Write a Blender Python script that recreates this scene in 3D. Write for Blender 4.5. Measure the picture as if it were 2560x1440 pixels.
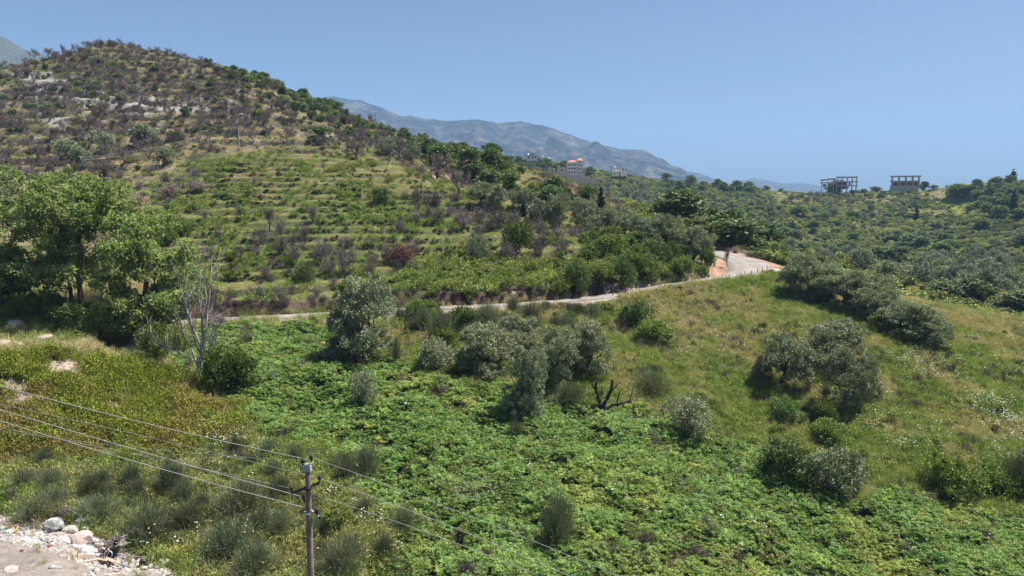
import bpy, math, random
import numpy as np
from mathutils import Vector, Euler

scene = bpy.context.scene
for o in list(bpy.data.objects):
    bpy.data.objects.remove(o)
COL = scene.collection

# ---------------------------------------------------------------- camera
F_PX, PW, PH = 1828.0, 2560.0, 1440.0          # focal length and frame of the photograph in pixels
PITCH = math.radians(7.17)
CAM_Z = 30.0                                    # the camera hangs about 20 m over the field below it
cam_data = bpy.data.cameras.new('camera')
cam_data.sensor_width = 36.0
cam_data.lens = 36.0 * F_PX / PW
cam_data.clip_start = 0.5
cam_data.clip_end = 40000.0
cam = bpy.data.objects.new('camera', cam_data)
COL.objects.link(cam)
cam.location = (0, 0, CAM_Z)
cam.rotation_euler = (math.radians(90) - PITCH, 0, 0)
scene.camera = cam

# ---------------------------------------------------------------- sky and sun
SUN_DIR = Vector((0.45, 0.17, 0.87)).normalized()       # towards the sun: high, to the right and a little ahead
sun_el = math.asin(SUN_DIR.z)
sun_az = math.atan2(SUN_DIR.x, SUN_DIR.y)
world = bpy.data.worlds.new('World')
scene.world = world
world.use_nodes = True
wn = world.node_tree
wn.nodes.clear()
sky = wn.nodes.new('ShaderNodeTexSky')
sky.sky_type = 'NISHITA'
sky.sun_disc = False
sky.sun_elevation = sun_el
sky.sun_rotation = sun_az
sky.altitude = 0
sky.air_density = 0.6
sky.dust_density = 2.0
sky.ozone_density = 7.0
bg = wn.nodes.new('ShaderNodeBackground')
bg.inputs['Strength'].default_value = 0.0545
wo = wn.nodes.new('ShaderNodeOutputWorld')
wn.links.new(sky.outputs['Color'], bg.inputs['Color'])
wn.links.new(bg.outputs['Background'], wo.inputs['Surface'])

sd = bpy.data.lights.new('sun', 'SUN')
sd.energy = 5.0
sd.angle = math.radians(0.53)
sd.color = (1.0, 0.955, 0.89)
so = bpy.data.objects.new('sun', sd)
COL.objects.link(so)
so.location = (40, 40, 300)
so.rotation_euler = SUN_DIR.to_track_quat('Z', 'Y').to_euler()

scene.view_settings.view_transform = 'Standard'
scene.view_settings.look = 'None'
scene.view_settings.exposure = 1.25
scene.view_settings.gamma = 1.0
scene.view_settings.use_curve_mapping = False
scene.cycles.max_bounces = 5
scene.cycles.diffuse_bounces = 3
scene.cycles.glossy_bounces = 2
scene.cycles.transmission_bounces = 3
scene.cycles.volume_bounces = 0
scene.cycles.use_denoising = True
scene.cycles.caustics_reflective = False
scene.cycles.caustics_refractive = False

# ---------------------------------------------------------------- photograph <-> place
CT, ST = math.cos(PITCH), math.sin(PITCH)
def ray(px, py):
    """direction through a pixel of the photograph, scaled to one metre of forward (y) distance"""
    u = (np.asarray(px, float) - PW/2) / F_PX
    v = (PH/2 - np.asarray(py, float)) / F_PX
    y = CT + v*ST
    z = -ST + v*CT
    return u/y, z/y
def project(x, y, z):
    zz = z - CAM_Z
    d = y*CT - zz*ST
    d = np.maximum(d, 0.1)
    return PW/2 + F_PX*x/d, PH/2 - F_PX*(y*ST + zz*CT)/d, d

# ---------------------------------------------------------------- noise
def _hash(ix, iy, s):
    h = (ix.astype(np.int64)*374761393 + iy.astype(np.int64)*668265263 + s*974634777) & 0xffffffff
    h = ((h ^ (h >> 13)) * 1274126177) & 0xffffffff
    h = h ^ (h >> 16)
    return (h & 0xffff) / 65535.0
def vnoise(x, y, s=0):
    ix, iy = np.floor(x), np.floor(y)
    fx, fy = x-ix, y-iy
    fx = fx*fx*(3-2*fx); fy = fy*fy*(3-2*fy)
    a = _hash(ix, iy, s); b = _hash(ix+1, iy, s); c = _hash(ix, iy+1, s); d = _hash(ix+1, iy+1, s)
    return (a+(b-a)*fx)*(1-fy) + (c+(d-c)*fx)*fy
def fbm(x, y, s=0, o=4, g=0.5):
    t = 0; a = 1.0; n = 0
    for k in range(o):
        t = t + a*vnoise(x*2**k, y*2**k, s+k*17); n += a; a *= g
    return t/n
def sstep(a, b, x):
    t = np.clip((x-a)/(b-a), 0, 1)
    return t*t*(3-2*t)
def in_poly(x, y, poly):
    c = np.zeros(np.shape(x), bool)
    n = len(poly)
    for i in range(n):
        x0, y0 = poly[i]; x1, y1 = poly[(i+1) % n]
        if y0 == y1: continue
        k = ((y0 > y) != (y1 > y)) & (x < (x1-x0)*(y-y0)/(y1-y0)+x0)
        c ^= k
    return c

# ---------------------------------------------------------------- the lie of the land
# spot heights: pixel column, then (pixel row, forward distance) of ground points read off the photograph
SPOT = {
 0: [(1500,29),(1440,32),(1360,35),(1280,38.5),(1150,45),(1000,49),(900,53),(840,56),(760,82),(700,92),(600,108),(500,127),(420,150),(350,172),(250,197),(175,217)],
 -500: [(1440,32),(1150,46),(900,58),(760,82),(600,108),(420,150),(300,185),(250,210)],
 130: [(1400,33.5),(1310,37.5)],
 270: [(1440,36),(1250,42),(1150,47),(1050,51),(950,55),(880,59),(700,92),(600,105),(500,124),(450,134),(400,147),(350,162),(300,174),(250,188),(200,203),(150,218),(105,232)],
 100: [(460,135),(300,178),(200,208),(150,226)],
 330: [(905,66),(860,71),(780,79)],
 480: [(1440,36.5),(1200,45),(1050,52),(985,57),(900,65),(820,74),(780,79),(700,90),(600,104),(500,122),(440,134),(385,146),(340,168),(280,184),(220,205),(158,230)],
 640: [(1440,36),(1300,41),(1200,45),(1100,51),(1000,58),(900,66),(830,74),(795,78.5),(760,83),(700,90),(650,97),(600,104),(550,112),(500,121),(450,130),(400,140),(378,146),(350,168),(300,184),(250,200),(200,216),(188,228)],
 800: [(1440,36.5),(1200,46),(1000,59),(900,67),(787,80),(740,86),(650,98),(550,114),(450,132),(392,145),(350,176),(300,200),(272,226)],
 960: [(1440,37),(1200,47),(1000,60),(920,68),(850,75.5),(777,83.5),(740,88),(700,93),(650,100),(600,108),(550,116),(500,125),(450,135),(412,144),(390,170),(350,200)],
 1080: [(450,141),(432,148),(385,195)],
 1150: [(490,132),(470,146),(430,165),(392,205)],
 1280: [(1440,38),(1300,43),(1200,48),(1100,54),(1000,62),(945,67),(900,71),(850,77),(800,83),(763,88.5),(735,92),(700,97),(650,104),(600,113),(550,122),(510,131),(450,160),(425,180)],
 1400: [(560,131),(520,146),(475,170)],
 1480: [(590,126),(545,140),(520,152)],
 1600: [(1440,39),(1300,44),(1200,49),(1100,56),(1000,64),(900,73),(850,79),(800,85),(725,95.5),(690,101),(650,107),(610,120),(590,130),(560,380),(500,480),(450,600)],
 1700: [(650,110),(625,122)],
 1870: [(1440,40),(1300,46),(1200,52),(1100,59),(1000,67),(900,75),(800,87),(740,95),(695,103.5)],
 1950: [(900,75.5),(760,95),(700,105),(620,280),(580,350),(530,450),(480,570)],
 1750: [(600,300),(560,390),(520,470),(460,590)],
 2100: [(770,94),(735,102)],
 2240: [(1440,41),(1300,47),(1200,53),(1100,59),(1000,67),(900,76),(850,82),(800,88),(765,95),(742,102),(700,212),(650,290),(600,370),(550,440),(500,520),(474,562)],
 2400: [(900,77),(830,86),(775,99),(690,225),(600,345),(500,460),(462,500)],
 2560: [(1440,42),(1200,54),(1000,68),(900,77),(830,87),(800,96),(760,165),(700,220),(650,265),(600,310),(550,355),(500,400),(445,450)],
 3000: [(1440,43),(1000,68),(850,88),(760,150),(600,290),(450,400)],
 1440: [(480,500),(440,560)], 1300: [(440,520),(415,590)], 1550: [(437,580)], 1350: [(400,615)],
}
# hidden ground behind the crests: x (m), y (m), z relative to the camera
HID = [(-15,8,-21),(0,10,-21.2),(18,10,-21.5),(-15,20,-21),(0,24,-21),(20,24,-21.8),(-40,12,-19),(45,15,-22.5),
 (-42,68,-15.5),(-47,72,-14.5),(-36,66,-15),(-28,66,-15.3),(-60,70,-13.5),
 (-80,156,9.2),(-55,158,9.4),(-30,158,8.4),(-10,160,6.5),(-22,156,7.4),
 (-150,265,45),(-130,330,25),(-200,262,34),(-90,275,36),(-100,350,15),(-60,262,28),(-50,330,8),(-20,240,15),(-10,300,0),
 (10,215,6),(30,205,-2),(40,240,-12),(30,330,-10),(60,170,-12),(45,160,-6),(70,140,-12),(10,420,0),(-20,460,0),
 (40,118,-10.5),(55,125,-13),(62,150,-18),(80,150,-22),(50,118,-11.5),
 (55,120,-16.5),(62,118,-19),(75,125,-23),(100,130,-24),(95,118,-20),(130,130,-22),(55,200,-22),(90,210,-25),
 (0,680,20),(100,680,6),(250,650,-5),(380,560,-2),(60,660,18),(350,520,4)]
cp = []
for c, l in SPOT.items():
    for (py, D) in l:
        ax, az = ray(c, py)
        cp.append((ax*D, D, az*D))
cp = np.array(cp + HID, float)
SC = 1.0
A = np.hypot(cp[:,None,0]-cp[None,:,0], cp[:,None,1]-cp[None,:,1])
n = len(cp)
reg = 0.35*np.eye(n)                               # a little smoothing
M = np.zeros((n+3, n+3)); M[:n,:n] = A - reg*1.0
M[:n,n] = 1; M[:n,n+1] = cp[:,0]; M[:n,n+2] = cp[:,1]; M[n:,:n] = M[:n,n:].T
W = np.linalg.solve(M, np.concatenate([cp[:,2], [0,0,0]]))
def rbf(x, y):
    x = np.asarray(x, float).ravel(); y = np.asarray(y, float).ravel()
    out = np.empty(len(x))
    for i in range(0, len(x), 20000):
        s = slice(i, i+20000)
        d = np.hypot(x[s,None]-cp[None,:,0], y[s,None]-cp[None,:,1])
        out[s] = d@W[:n] + W[n] + W[n+1]*x[s] + W[n+2]*y[s]
    return out

# grid of ground points round the camera's foot
rr = [8.0]
while rr[-1] < 720: rr.append(rr[-1] + 0.21 + 0.0026*rr[-1])
NR0 = len(rr)
while rr[-1] < 9000: rr.append(rr[-1]*1.09)
rr = np.array(rr)
TH0, TH1, NT = math.radians(-66), math.radians(66), 530
th = np.linspace(TH0, TH1, NT)
RR, TT = np.meshgrid(rr, th, indexing='ij')
GX, GY = RR*np.sin(TT), RR*np.cos(TT)
GZ = rbf(GX, GY).reshape(GX.shape)
far = sstep(660, 900, RR)
GZ = GZ*(1-far) + (-40.0)*far

# the road: pixel column, row and distance along its middle
ROADPX = [(300,925,66.0),(330,880,69.0),(375,835,73.0),(450,807,76.3),(560,800,77.6),(640,796,78.4),(800,787,80.2),(960,777,83.5),(1100,771,86),(1280,763,88.6),
          (1400,753,91),(1530,740,94),(1650,718,98),(1750,703,101.5),(1830,692,105),(1872,678,109.5),(1868,660,115),(1835,645,121),(1795,633,127),(1740,622,136)]
rp = []
for (px, py, D) in ROADPX:
    ax, az = ray(px, py); rp.append((ax*D, D, az*D))
rp = np.array(rp)
def smooth_path(p, m):
    t = np.arange(len(p)); tt = np.linspace(0, len(p)-1, m)
    out = np.empty((m, p.shape[1]))
    for k in range(m):                                   # Catmull-Rom
        i = min(int(tt[k]), len(p)-2); f = tt[k]-i
        a, b, c, d = p[max(i-1,0)], p[i], p[i+1], p[min(i+2,len(p)-1)]
        out[k] = 0.5*((2*b)+(c-a)*f+(2*a-5*b+4*c-d)*f*f+(3*b-a-3*c+d)*f**3)
    return out
RP = smooth_path(rp, 160)
k_ = np.ones(9)/9
for c in range(3):
    e = np.pad(RP[:,c], 4, mode='edge'); 
    if c == 2: RP[:,c] = np.convolve(e, k_, 'valid')
ROADW = np.interp(np.arange(160)/159*19, [0,3,5,12,13.5,15,16,17,19], [1.5,1.45,1.3,1.3,1.5,3.2,3.4,2.6,2.2])   # half width
def road_dist(x, y):
    """signed distance to the road's middle (positive on its uphill side), road height, half width there"""
    x = np.asarray(x, float).ravel(); y = np.asarray(y, float).ravel()
    best = np.full(len(x), 1e9); sg = np.zeros(len(x)); zz = np.zeros(len(x)); hw = np.full(len(x), 1.5)
    for i in range(len(RP)-1):
        ax, ay, az = RP[i]; bx, by, bz = RP[i+1]
        dx, dy = bx-ax, by-ay; L2 = dx*dx+dy*dy
        t = np.clip(((x-ax)*dx+(y-ay)*dy)/L2, 0, 1)
        d = np.hypot(x-ax-t*dx, y-ay-t*dy)
        k = d < best
        best[k] = d[k]; sg[k] = np.sign(dx*(y-ay)-dy*(x-ax))[k]; zz[k] = (az+t*(bz-az))[k]; hw[k] = (ROADW[i]+t*(ROADW[i+1]-ROADW[i]))[k]
    return best*np.where(sg == 0, 1, sg), zz, hw

def blur(m, k):
    for _ in range(k):
        m = (np.roll(m,1,0)+m*2+np.roll(m,-1,0))/4
        m = (np.roll(m,1,1)+m*2+np.roll(m,-1,1))/4
    return m
gpx, gpy, gd = project(GX, GY, GZ+CAM_Z)
near_side = GY < 300
KNOLL = [(380,470),(480,384),(640,372),(960,405),(1150,470),(1300,520),(1560,590),(1500,735),(1000,760),(560,785),(400,760),(330,600)]
HILL = [(-700,420),(-700,100),(100,110),(270,80),(480,130),(800,240),(1150,370),(1080,430),(900,400),(640,368),(480,380),(300,460),(0,470)]
mk = blur((in_poly(gpx, gpy, KNOLL) & (GY < 152) & (GY > 76)).astype(float), 6)
mh = blur((in_poly(gpx, gpy, HILL) & (GY > 128) & (GY < 260)).astype(float), 6)
mv = blur((in_poly(gpx, gpy, [(1150,400),(1900,470),(2560,430),(2560,600),(1950,640),(1500,560)]) & (GY > 250)).astype(float), 4)
def terrace(z, step, warp, sharp):
    t = z/step + warp
    f = t-np.floor(t)
    q = np.floor(t) + 0.15*f + 0.85*sstep(1-sharp, 1.0, f)
    return (q-warp)*step
w1 = fbm(GX/27, GY/27, 3, 3)*1.7
wn1 = fbm(GX/6, GY/6, 9, 2)*0.36
zk = terrace(GZ, 1.0, w1+wn1, 0.22)
zh = terrace(GZ, 2.5, w1*0.8+wn1*0.7, 0.2)
zv = terrace(GZ, 2.6, w1, 0.3)
GZ = GZ + (zk-GZ)*mk*np.clip(0.42+fbm(GX/9,GY/9,71,2)*1.1,0,1) + (zh-GZ)*mh*np.clip(0.2+fbm(GX/18,GY/18,72,2)*1.2,0,1) + (zv-GZ)*mv*0.7
# natural lumps
nearf = sstep(900, 500, RR)
tm = np.maximum(mk, mh)
fieldm = blur((in_poly(gpx, gpy, [(560,930),(1300,960),(1900,1100),(2600,1290),(2600,1500),(900,1500),(930,1180),(640,1060)]) & (GY < 80)).astype(float), 4)
GZ += nearf*((fbm(GX/2.6, GY/2.6, 21, 3)-0.5)*(0.55+0.75*fieldm)*sstep(400,60,RR)*(1-0.65*tm) + (fbm(GX/5.2, GY/5.2, 27, 2)-0.5)*1.9*fieldm + (fbm(GX/9, GY/9, 31, 3)-0.5)*1.1*(1-0.6*tm) + (fbm(GX/34, GY/34, 41, 3)-0.5)*2.6*sstep(110,260,RR))
GZ += blur(((GY > 170) & (GY < 470) & (GX > 40)).astype(float), 8)*((fbm(GX/75, GY/75, 43, 2)-0.5)*13 + (fbm(GX/24, GY/24, 44, 2)-0.5)*4)
# cut the road into the slope
rd, rz, rw = road_dist(GX, GY)
rd = rd.reshape(GX.shape); rz = rz.reshape(GX.shape); rw = rw.reshape(GX.shape)
up = rd > 0
over = np.abs(rd) - (rw + 0.35)
bw = 0.9 + 3.6*sstep(8, 18, GX)
blend = np.where(up, sstep(0.0, 1.0, over/bw), sstep(0.0, 2.8, over))
road_on = (np.abs(rd) < 14)
GZ = np.where(road_on, (rz-0.03)*(1-blend) + GZ*blend, GZ)
bankup = road_on & up & (over > 0.0) & (over < 5.0) & (GX < 30)
GZ = np.where(bankup, GZ + 1.05*sstep(0.0, 0.9, over)*sstep(5.0, 1.5, over), GZ)
GZ = np.where(RR > 900, GZ + (fbm(GX/700, GY/700, 5, 3)-0.5)*10, GZ)
GZW = GZ + CAM_Z

ti = np.arange(len(rr))
def hfun(x, y):
    x = np.asarray(x, float); y = np.asarray(y, float)
    r = np.hypot(x, y); t = np.arctan2(x, y)
    i = np.interp(r, rr, ti); j = (t-TH0)/(TH1-TH0)*(NT-1)
    i = np.clip(i, 0, len(rr)-1.001); j = np.clip(j, 0, NT-1.001)
    i0 = i.astype(int); j0 = j.astype(int); fi = i-i0; fj = j-j0
    return (GZW[i0,j0]*(1-fi)+GZW[i0+1,j0]*fi)*(1-fj) + (GZW[i0,j0+1]*(1-fi)+GZW[i0+1,j0+1]*fi)*fj
def at(px, py, dmin=24.0, dmax=680.0):
    """ground points seen at pixels of the photograph (arrays), first met beyond dmin"""
    px = np.atleast_1d(np.asarray(px, float)); py = np.atleast_1d(np.asarray(py, float))
    ax, az = ray(px, py)
    ds = [dmin]
    while ds[-1] < dmax: ds.append(ds[-1] + 0.15 + 0.003*ds[-1])
    hit = np.full(len(px), np.nan); prev = None
    for D in ds:
        gap = CAM_Z + az*D - hfun(ax*D, np.full(len(px), D))
        if prev is not None:
            k = np.isnan(hit) & (gap <= 0) & (prev > 0)
            hit[k] = (D0 + (D-D0)*prev/(prev-gap+1e-9))[k]
        prev, D0 = gap, D
    ok = ~np.isnan(hit)
    D = np.where(ok, hit, dmax)
    x, y = ax*D, D
    return x, y, hfun(x, y), ok
def at1(px, py, dmin=24.0, D=None):
    if D is None:
        x, y, z, ok = at([px], [py], dmin)
        if ok[0]: return float(x[0]), float(y[0]), float(z[0])
        # just above the crest: the highest point of this column beyond dmin
        ax, az = ray(px, py)
        Ds = np.arange(dmin, 680, 1.0)
        zz = (hfun(ax*Ds, Ds)-CAM_Z)/Ds
        D = float(Ds[np.argmax(zz)])
    ax, az = ray(px, py)
    return float(ax*D), float(D), float(hfun(ax*D, D))

# ---------------------------------------------------------------- helpers for objects
USED_LABELS = {}
def tag(o, label=None, cat=None, group=None, kind=None):
    if label: o['label'] = label
    if cat: o['category'] = cat
    if group: o['group'] = group
    if kind: o['kind'] = kind
    return o
def mesh_np(name, verts, faces, mats, mat_idx=None, smooth=False, tint=None, col=None):
    """verts (n,3); faces: list of arrays (m,k) with equal k each"""
    me = bpy.data.meshes.new(name)
    verts = np.asarray(verts, np.float32)
    me.vertices.add(len(verts)); me.vertices.foreach_set('co', verts.ravel())
    loops = np.concatenate([np.asarray(f).ravel() for f in faces]) if faces else np.zeros(0, int)
    tot = np.concatenate([np.full(len(f), np.asarray(f).shape[1]) for f in faces])
    me.loops.add(len(loops)); me.loops.foreach_set('vertex_index', loops.astype(np.int32))
    st = np.concatenate([[0], np.cumsum(tot)[:-1]])
    me.polygons.add(len(tot)); me.polygons.foreach_set('loop_start', st.astype(np.int32)); me.polygons.foreach_set('loop_total', tot.astype(np.int32))
    for m in mats: me.materials.append(m)
    if mat_idx is not None: me.polygons.foreach_set('material_index', np.asarray(mat_idx, np.int32))
    me.polygons.foreach_set('use_smooth', np.full(len(tot), smooth))
    if tint is not None:
        a = me.attributes.new('tint', 'FLOAT', 'FACE'); a.data.foreach_set('value', np.asarray(tint, np.float32))
    if col is not None:
        a = me.attributes.new('col', 'FLOAT_COLOR', 'POINT')
        c4 = np.ones((len(verts), 4), np.float32); c4[:,:3] = col; a.data.foreach_set('color', c4.ravel())
    me.update(); me.validate()
    return me
def link(name, me, parent=None):
    o = bpy.data.objects.new(name, me); COL.objects.link(o)
    if parent: o.parent = parent
    return o
def empty(name, loc=(0,0,0), rz=0.0, scale=(1,1,1)):
    o = bpy.data.objects.new(name, None); COL.objects.link(o)
    o.empty_display_size = 0.3
    o.location = loc; o.rotation_euler = (0,0,rz); o.scale = scale
    return o
class MB:
    """collects boxes, tubes, leaves into one mesh"""
    def __init__(s): s.v=[]; s.f={}; s.t={}; s.n=0
    def add(s, v, f, tint=0.5):
        v = np.asarray(v, float); f = np.asarray(f, int)
        k = f.shape[1]
        s.v.append(v); s.f.setdefault(k, []).append(f+s.n); s.n += len(v)
        t = np.full(len(f), tint) if np.isscalar(tint) else np.asarray(tint)
        s.t.setdefault(k, []).append(t)
    def box(s, c, d, rz=0.0, tilt=0.0, taper=1.0, tint=0.5):
        x, y, z = np.array(d)/2
        v = np.array([(-x,-y,-z),(x,-y,-z),(x,y,-z),(-x,y,-z),(-x*taper,-y*taper,z),(x*taper,-y*taper,z),(x*taper,y*taper,z),(-x*taper,y*taper,z)])
        if tilt:
            ct, st = math.cos(tilt), math.sin(tilt)
            v = np.stack([v[:,0]*ct+v[:,2]*st, v[:,1], -v[:,0]*st+v[:,2]*ct], 1)
        if rz:
            ct, st = math.cos(rz), math.sin(rz)
            v = np.stack([v[:,0]*ct-v[:,1]*st, v[:,0]*st+v[:,1]*ct, v[:,2]], 1)
        s.add(v+np.array(c), [(0,3,2,1),(4,5,6,7),(0,1,5,4),(1,2,6,5),(2,3,7,6),(3,0,4,7)], tint)
    def tube(s, pts, rad, sides=6, cap=True, tint=0.5):
        pts = np.asarray(pts, float); m = len(pts)
        rad = np.full(m, rad) if np.isscalar(rad) else np.asarray(rad, float)
        tan = np.gradient(pts, axis=0); tan /= np.linalg.norm(tan, axis=1)[:,None]+1e-9
        ref = np.where(np.abs(tan[:,2:3]) > 0.9, np.array([[1.0,0,0]]), np.array([[0,0,1.0]]))
        a = np.cross(tan, ref); a /= np.linalg.norm(a, axis=1)[:,None]+1e-9
        b = np.cross(tan, a)
        an = np.arange(sides)/sides*2*math.pi
        ring = pts[:,None,:] + rad[:,None,None]*(np.cos(an)[None,:,None]*a[:,None,:]+np.sin(an)[None,:,None]*b[:,None,:])
        i = np.arange(m-1)[:,None]*sides; j = np.arange(sides)[None,:]; j1 = (j+1) % sides
        q = np.stack([i+j, i+j1, i+sides+j1, i+sides+j], -1).reshape(-1,4)
        s.add(ring.reshape(-1,3), q, tint)
        if cap and sides in (3,4):
            base = s.n-m*sides
            s.f.setdefault(sides, []).append(np.array([np.arange(sides)[::-1], np.arange(sides)+(m-1)*sides])+base); s.t.setdefault(sides, []).append(np.full(2, tint if np.isscalar(tint) else 0.5))
        elif cap:
            for e, p in ((0, pts[0]), (m-1, pts[-1])):
                idx = np.arange(sides)+e*sides+(s.n-m*sides if e == 0 else 0)
            base = s.n-m*sides
            s.v.append(pts[[0,-1]]); c0, c1 = s.n, s.n+1; s.n += 2
            j = np.arange(sides); j1 = (j+1) % sides
            s.f.setdefault(3, []).append(np.stack([base+j1, base+j, np.full(sides,c0)], -1)); s.t.setdefault(3, []).append(np.full(sides, 0.5))
            o = base+(m-1)*sides
            s.f.setdefault(3, []).append(np.stack([o+j, o+j1, np.full(sides,c1)], -1)); s.t.setdefault(3, []).append(np.full(sides, 0.5))
    def leaves(s, p, d, nrm, ln, wd, tint):
        """diamond leaves at p, axis d, width direction from nrm; one quad each, folded a little"""
        d = d/(np.linalg.norm(d,axis=1)[:,None]+1e-9)
        w = np.cross(d, nrm); w /= np.linalg.norm(w,axis=1)[:,None]+1e-9
        m = len(p); ln = np.broadcast_to(ln, m)[:,None]; wd = np.broadcast_to(wd, m)[:,None]
        v = np.stack([p-d*ln/2, p-w*wd/2+d*ln*0.05, p+d*ln/2, p+w*wd/2+d*ln*0.05], 1).reshape(-1,3)
        f = np.arange(m*4).reshape(-1,4)
        s.add(v, f, tint)
    def mesh(s, name, mats, smooth=False):
        fs = [np.concatenate(s.f[k]) for k in sorted(s.f)]
        ts = np.concatenate([np.concatenate(s.t[k]) for k in sorted(s.t)])
        return mesh_np(name, np.concatenate(s.v), fs, mats if isinstance(mats, list) else [mats], smooth=smooth, tint=ts)
    def verts(s): return np.concatenate(s.v)

# ---------------------------------------------------------------- materials
def new_mat(name):
    m = bpy.data.materials.new(name); m.use_nodes = True
    nt = m.node_tree; nt.nodes.clear()
    out = nt.nodes.new('ShaderNodeOutputMaterial')
    return m, nt, out
def nd(nt, t, **kw):
    x = nt.nodes.new(t)
    for k, v in kw.items():
        if k.startswith('i_'): x.inputs[k[2:].replace('_', ' ')].default_value = v
        else: setattr(x, k, v)
    return x
def mixc(nt, a, b, fac, mode='MIX'):
    x = nt.nodes.new('ShaderNodeMix'); x.data_type = 'RGBA'; x.blend_type = mode
    for s, v in ((0, fac), (6, a), (7, b)):
        if hasattr(v, 'is_output') or hasattr(v, 'links'): nt.links.new(v, x.inputs[s])
        else: x.inputs[s].default_value = v if s == 0 else (*v, 1.0) if len(v) == 3 else v
    return x.outputs[2]
def mr(nt, v, a, b, c, d):
    x = nt.nodes.new('ShaderNodeMapRange'); nt.links.new(v, x.inputs[0])
    for i, q in enumerate((a, b, c, d)): x.inputs[i+1].default_value = q
    return x.outputs[0]
def leaf_mat(name, ca, cb, dry=None, transl=0.3, rough=0.55, spec=0.25, vary=0.25, hue=0.02, third=None):
    m, nt, out = new_mat(name)
    at_ = nd(nt, 'ShaderNodeAttribute', attribute_name='tint')
    c = mixc(nt, ca, cb, at_.outputs['Fac'])
    oi = nd(nt, 'ShaderNodeObjectInfo')
    if third is not None:                      # some plants of the kind lean to another colour
        c = mixc(nt, c, third, mr(nt, oi.outputs['Random'], 0.55, 1.0, 0.0, 0.75))
    if dry is not None:
        ai = nd(nt, 'ShaderNodeAttribute', attribute_name='dry', attribute_type='INSTANCER')
        c = mixc(nt, c, dry, ai.outputs['Fac'])
    hs = nd(nt, 'ShaderNodeHueSaturation')
    nt.links.new(c, hs.inputs['Color'])
    wnn = nd(nt, 'ShaderNodeTexWhiteNoise', noise_dimensions='1D'); nt.links.new(oi.outputs['Random'], wnn.inputs['W'])
    nt.links.new(mr(nt, wnn.outputs['Value'], 0, 1, 1-vary, 1+vary), hs.inputs['Value'])
    nt.links.new(mr(nt, oi.outputs['Random'], 0, 1, 0.5-hue, 0.5+hue), hs.inputs['Hue'])
    p = nd(nt, 'ShaderNodeBsdfPrincipled'); p.inputs['Roughness'].default_value = rough; p.inputs['Specular IOR Level'].default_value = spec
    t = nd(nt, 'ShaderNodeBsdfTranslucent')
    nt.links.new(hs.outputs['Color'], p.inputs['Base Color'])
    tc = mixc(nt, hs.outputs['Color'], (1.0, 1.05, 0.45), 1.0, 'MULTIPLY')
    nt.links.new(tc, t.inputs['Color'])
    ms = nd(nt, 'ShaderNodeMixShader'); ms.inputs[0].default_value = transl
    nt.links.new(p.outputs[0], ms.inputs[1]); nt.links.new(t.outputs[0], ms.inputs[2])
    nt.links.new(ms.outputs[0], out.inputs['Surface'])
    return m
def plain_mat(name, ca, cb=None, scale=3.0, rough=0.85, metal=0.0, bump=0.0, detail=6.0, spec=0.3, vary=0.0, contrast=(0.35,0.65)):
    m, nt, out = new_mat(name)
    p = nd(nt, 'ShaderNodeBsdfPrincipled'); p.inputs['Roughness'].default_value = rough; p.inputs['Metallic'].default_value = metal; p.inputs['Specular IOR Level'].default_value = spec
    tc = nd(nt, 'ShaderNodeTexCoord')
    no = nd(nt, 'ShaderNodeTexNoise'); no.inputs['Scale'].default_value = scale; no.inputs['Detail'].default_value = detail; no.inputs['Roughness'].default_value = 0.65
    nt.links.new(tc.outputs['Object'], no.inputs['Vector'])
    c = mixc(nt, ca, cb if cb is not None else tuple(x*0.7 for x in ca), mr(nt, no.outputs['Fac'], *contrast, 0, 1))
    if vary:
        oi = nd(nt, 'ShaderNodeObjectInfo'); hs = nd(nt, 'ShaderNodeHueSaturation')
        nt.links.new(c, hs.inputs['Color']); nt.links.new(mr(nt, oi.outputs['Random'], 0, 1, 1-vary, 1+vary), hs.inputs['Value']); c = hs.outputs['Color']
    nt.links.new(c, p.inputs['Base Color'])
    if bump:
        b = nd(nt, 'ShaderNodeBump'); b.inputs['Strength'].default_value = bump; b.inputs['Distance'].default_value = 0.1
        nt.links.new(no.outputs['Fac'], b.inputs['Height']); nt.links.new(b.outputs['Normal'], p.inputs['Normal'])
    nt.links.new(p.outputs[0], out.inputs['Surface'])
    return m
MT = {}
MT['olive'] = leaf_mat('olive_leaf', (0.117,0.151,0.084), (0.313,0.340,0.244), transl=0.16, rough=0.65, spec=0.2, vary=0.18, hue=0.012, third=(0.189,0.221,0.136))
MT['olive_near'] = leaf_mat('grey_olive_leaf', (0.118,0.146,0.073), (0.346,0.369,0.235), transl=0.16, rough=0.65, spec=0.2, vary=0.12, hue=0.01)
MT['evergreen'] = leaf_mat('evergreen_leaf', (0.057,0.097,0.028), (0.155,0.222,0.066), transl=0.22, vary=0.3, hue=0.02, third=(0.141,0.169,0.068), dry=(0.259,0.313,0.068))
MT['maquis'] = leaf_mat('maquis_leaf', (0.071,0.106,0.035), (0.180,0.235,0.078), transl=0.25, vary=0.42, hue=0.025, third=(0.094,0.133,0.071), dry=(0.298,0.314,0.094))
MT['bright_bush'] = leaf_mat('bright_bush_leaf', (0.062,0.101,0.021), (0.194,0.254,0.055), transl=0.28, vary=0.25, hue=0.02, third=(0.169,0.185,0.046))
MT['poplar'] = leaf_mat('poplar_leaf', (0.105,0.164,0.054), (0.338,0.398,0.160), transl=0.48, rough=0.6, spec=0.2, vary=0.1, hue=0.005)
MT['bracken'] = leaf_mat('bracken_frond', (0.107,0.189,0.040), (0.309,0.429,0.126), dry=(0.426,0.412,0.105), transl=0.36, vary=0.32, hue=0.02, third=(0.168,0.269,0.084))
MT['grass'] = leaf_mat('grass_blade', (0.168,0.239,0.051), (0.384,0.432,0.140), dry=(0.509,0.408,0.265), transl=0.3, vary=0.28, hue=0.015)
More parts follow.
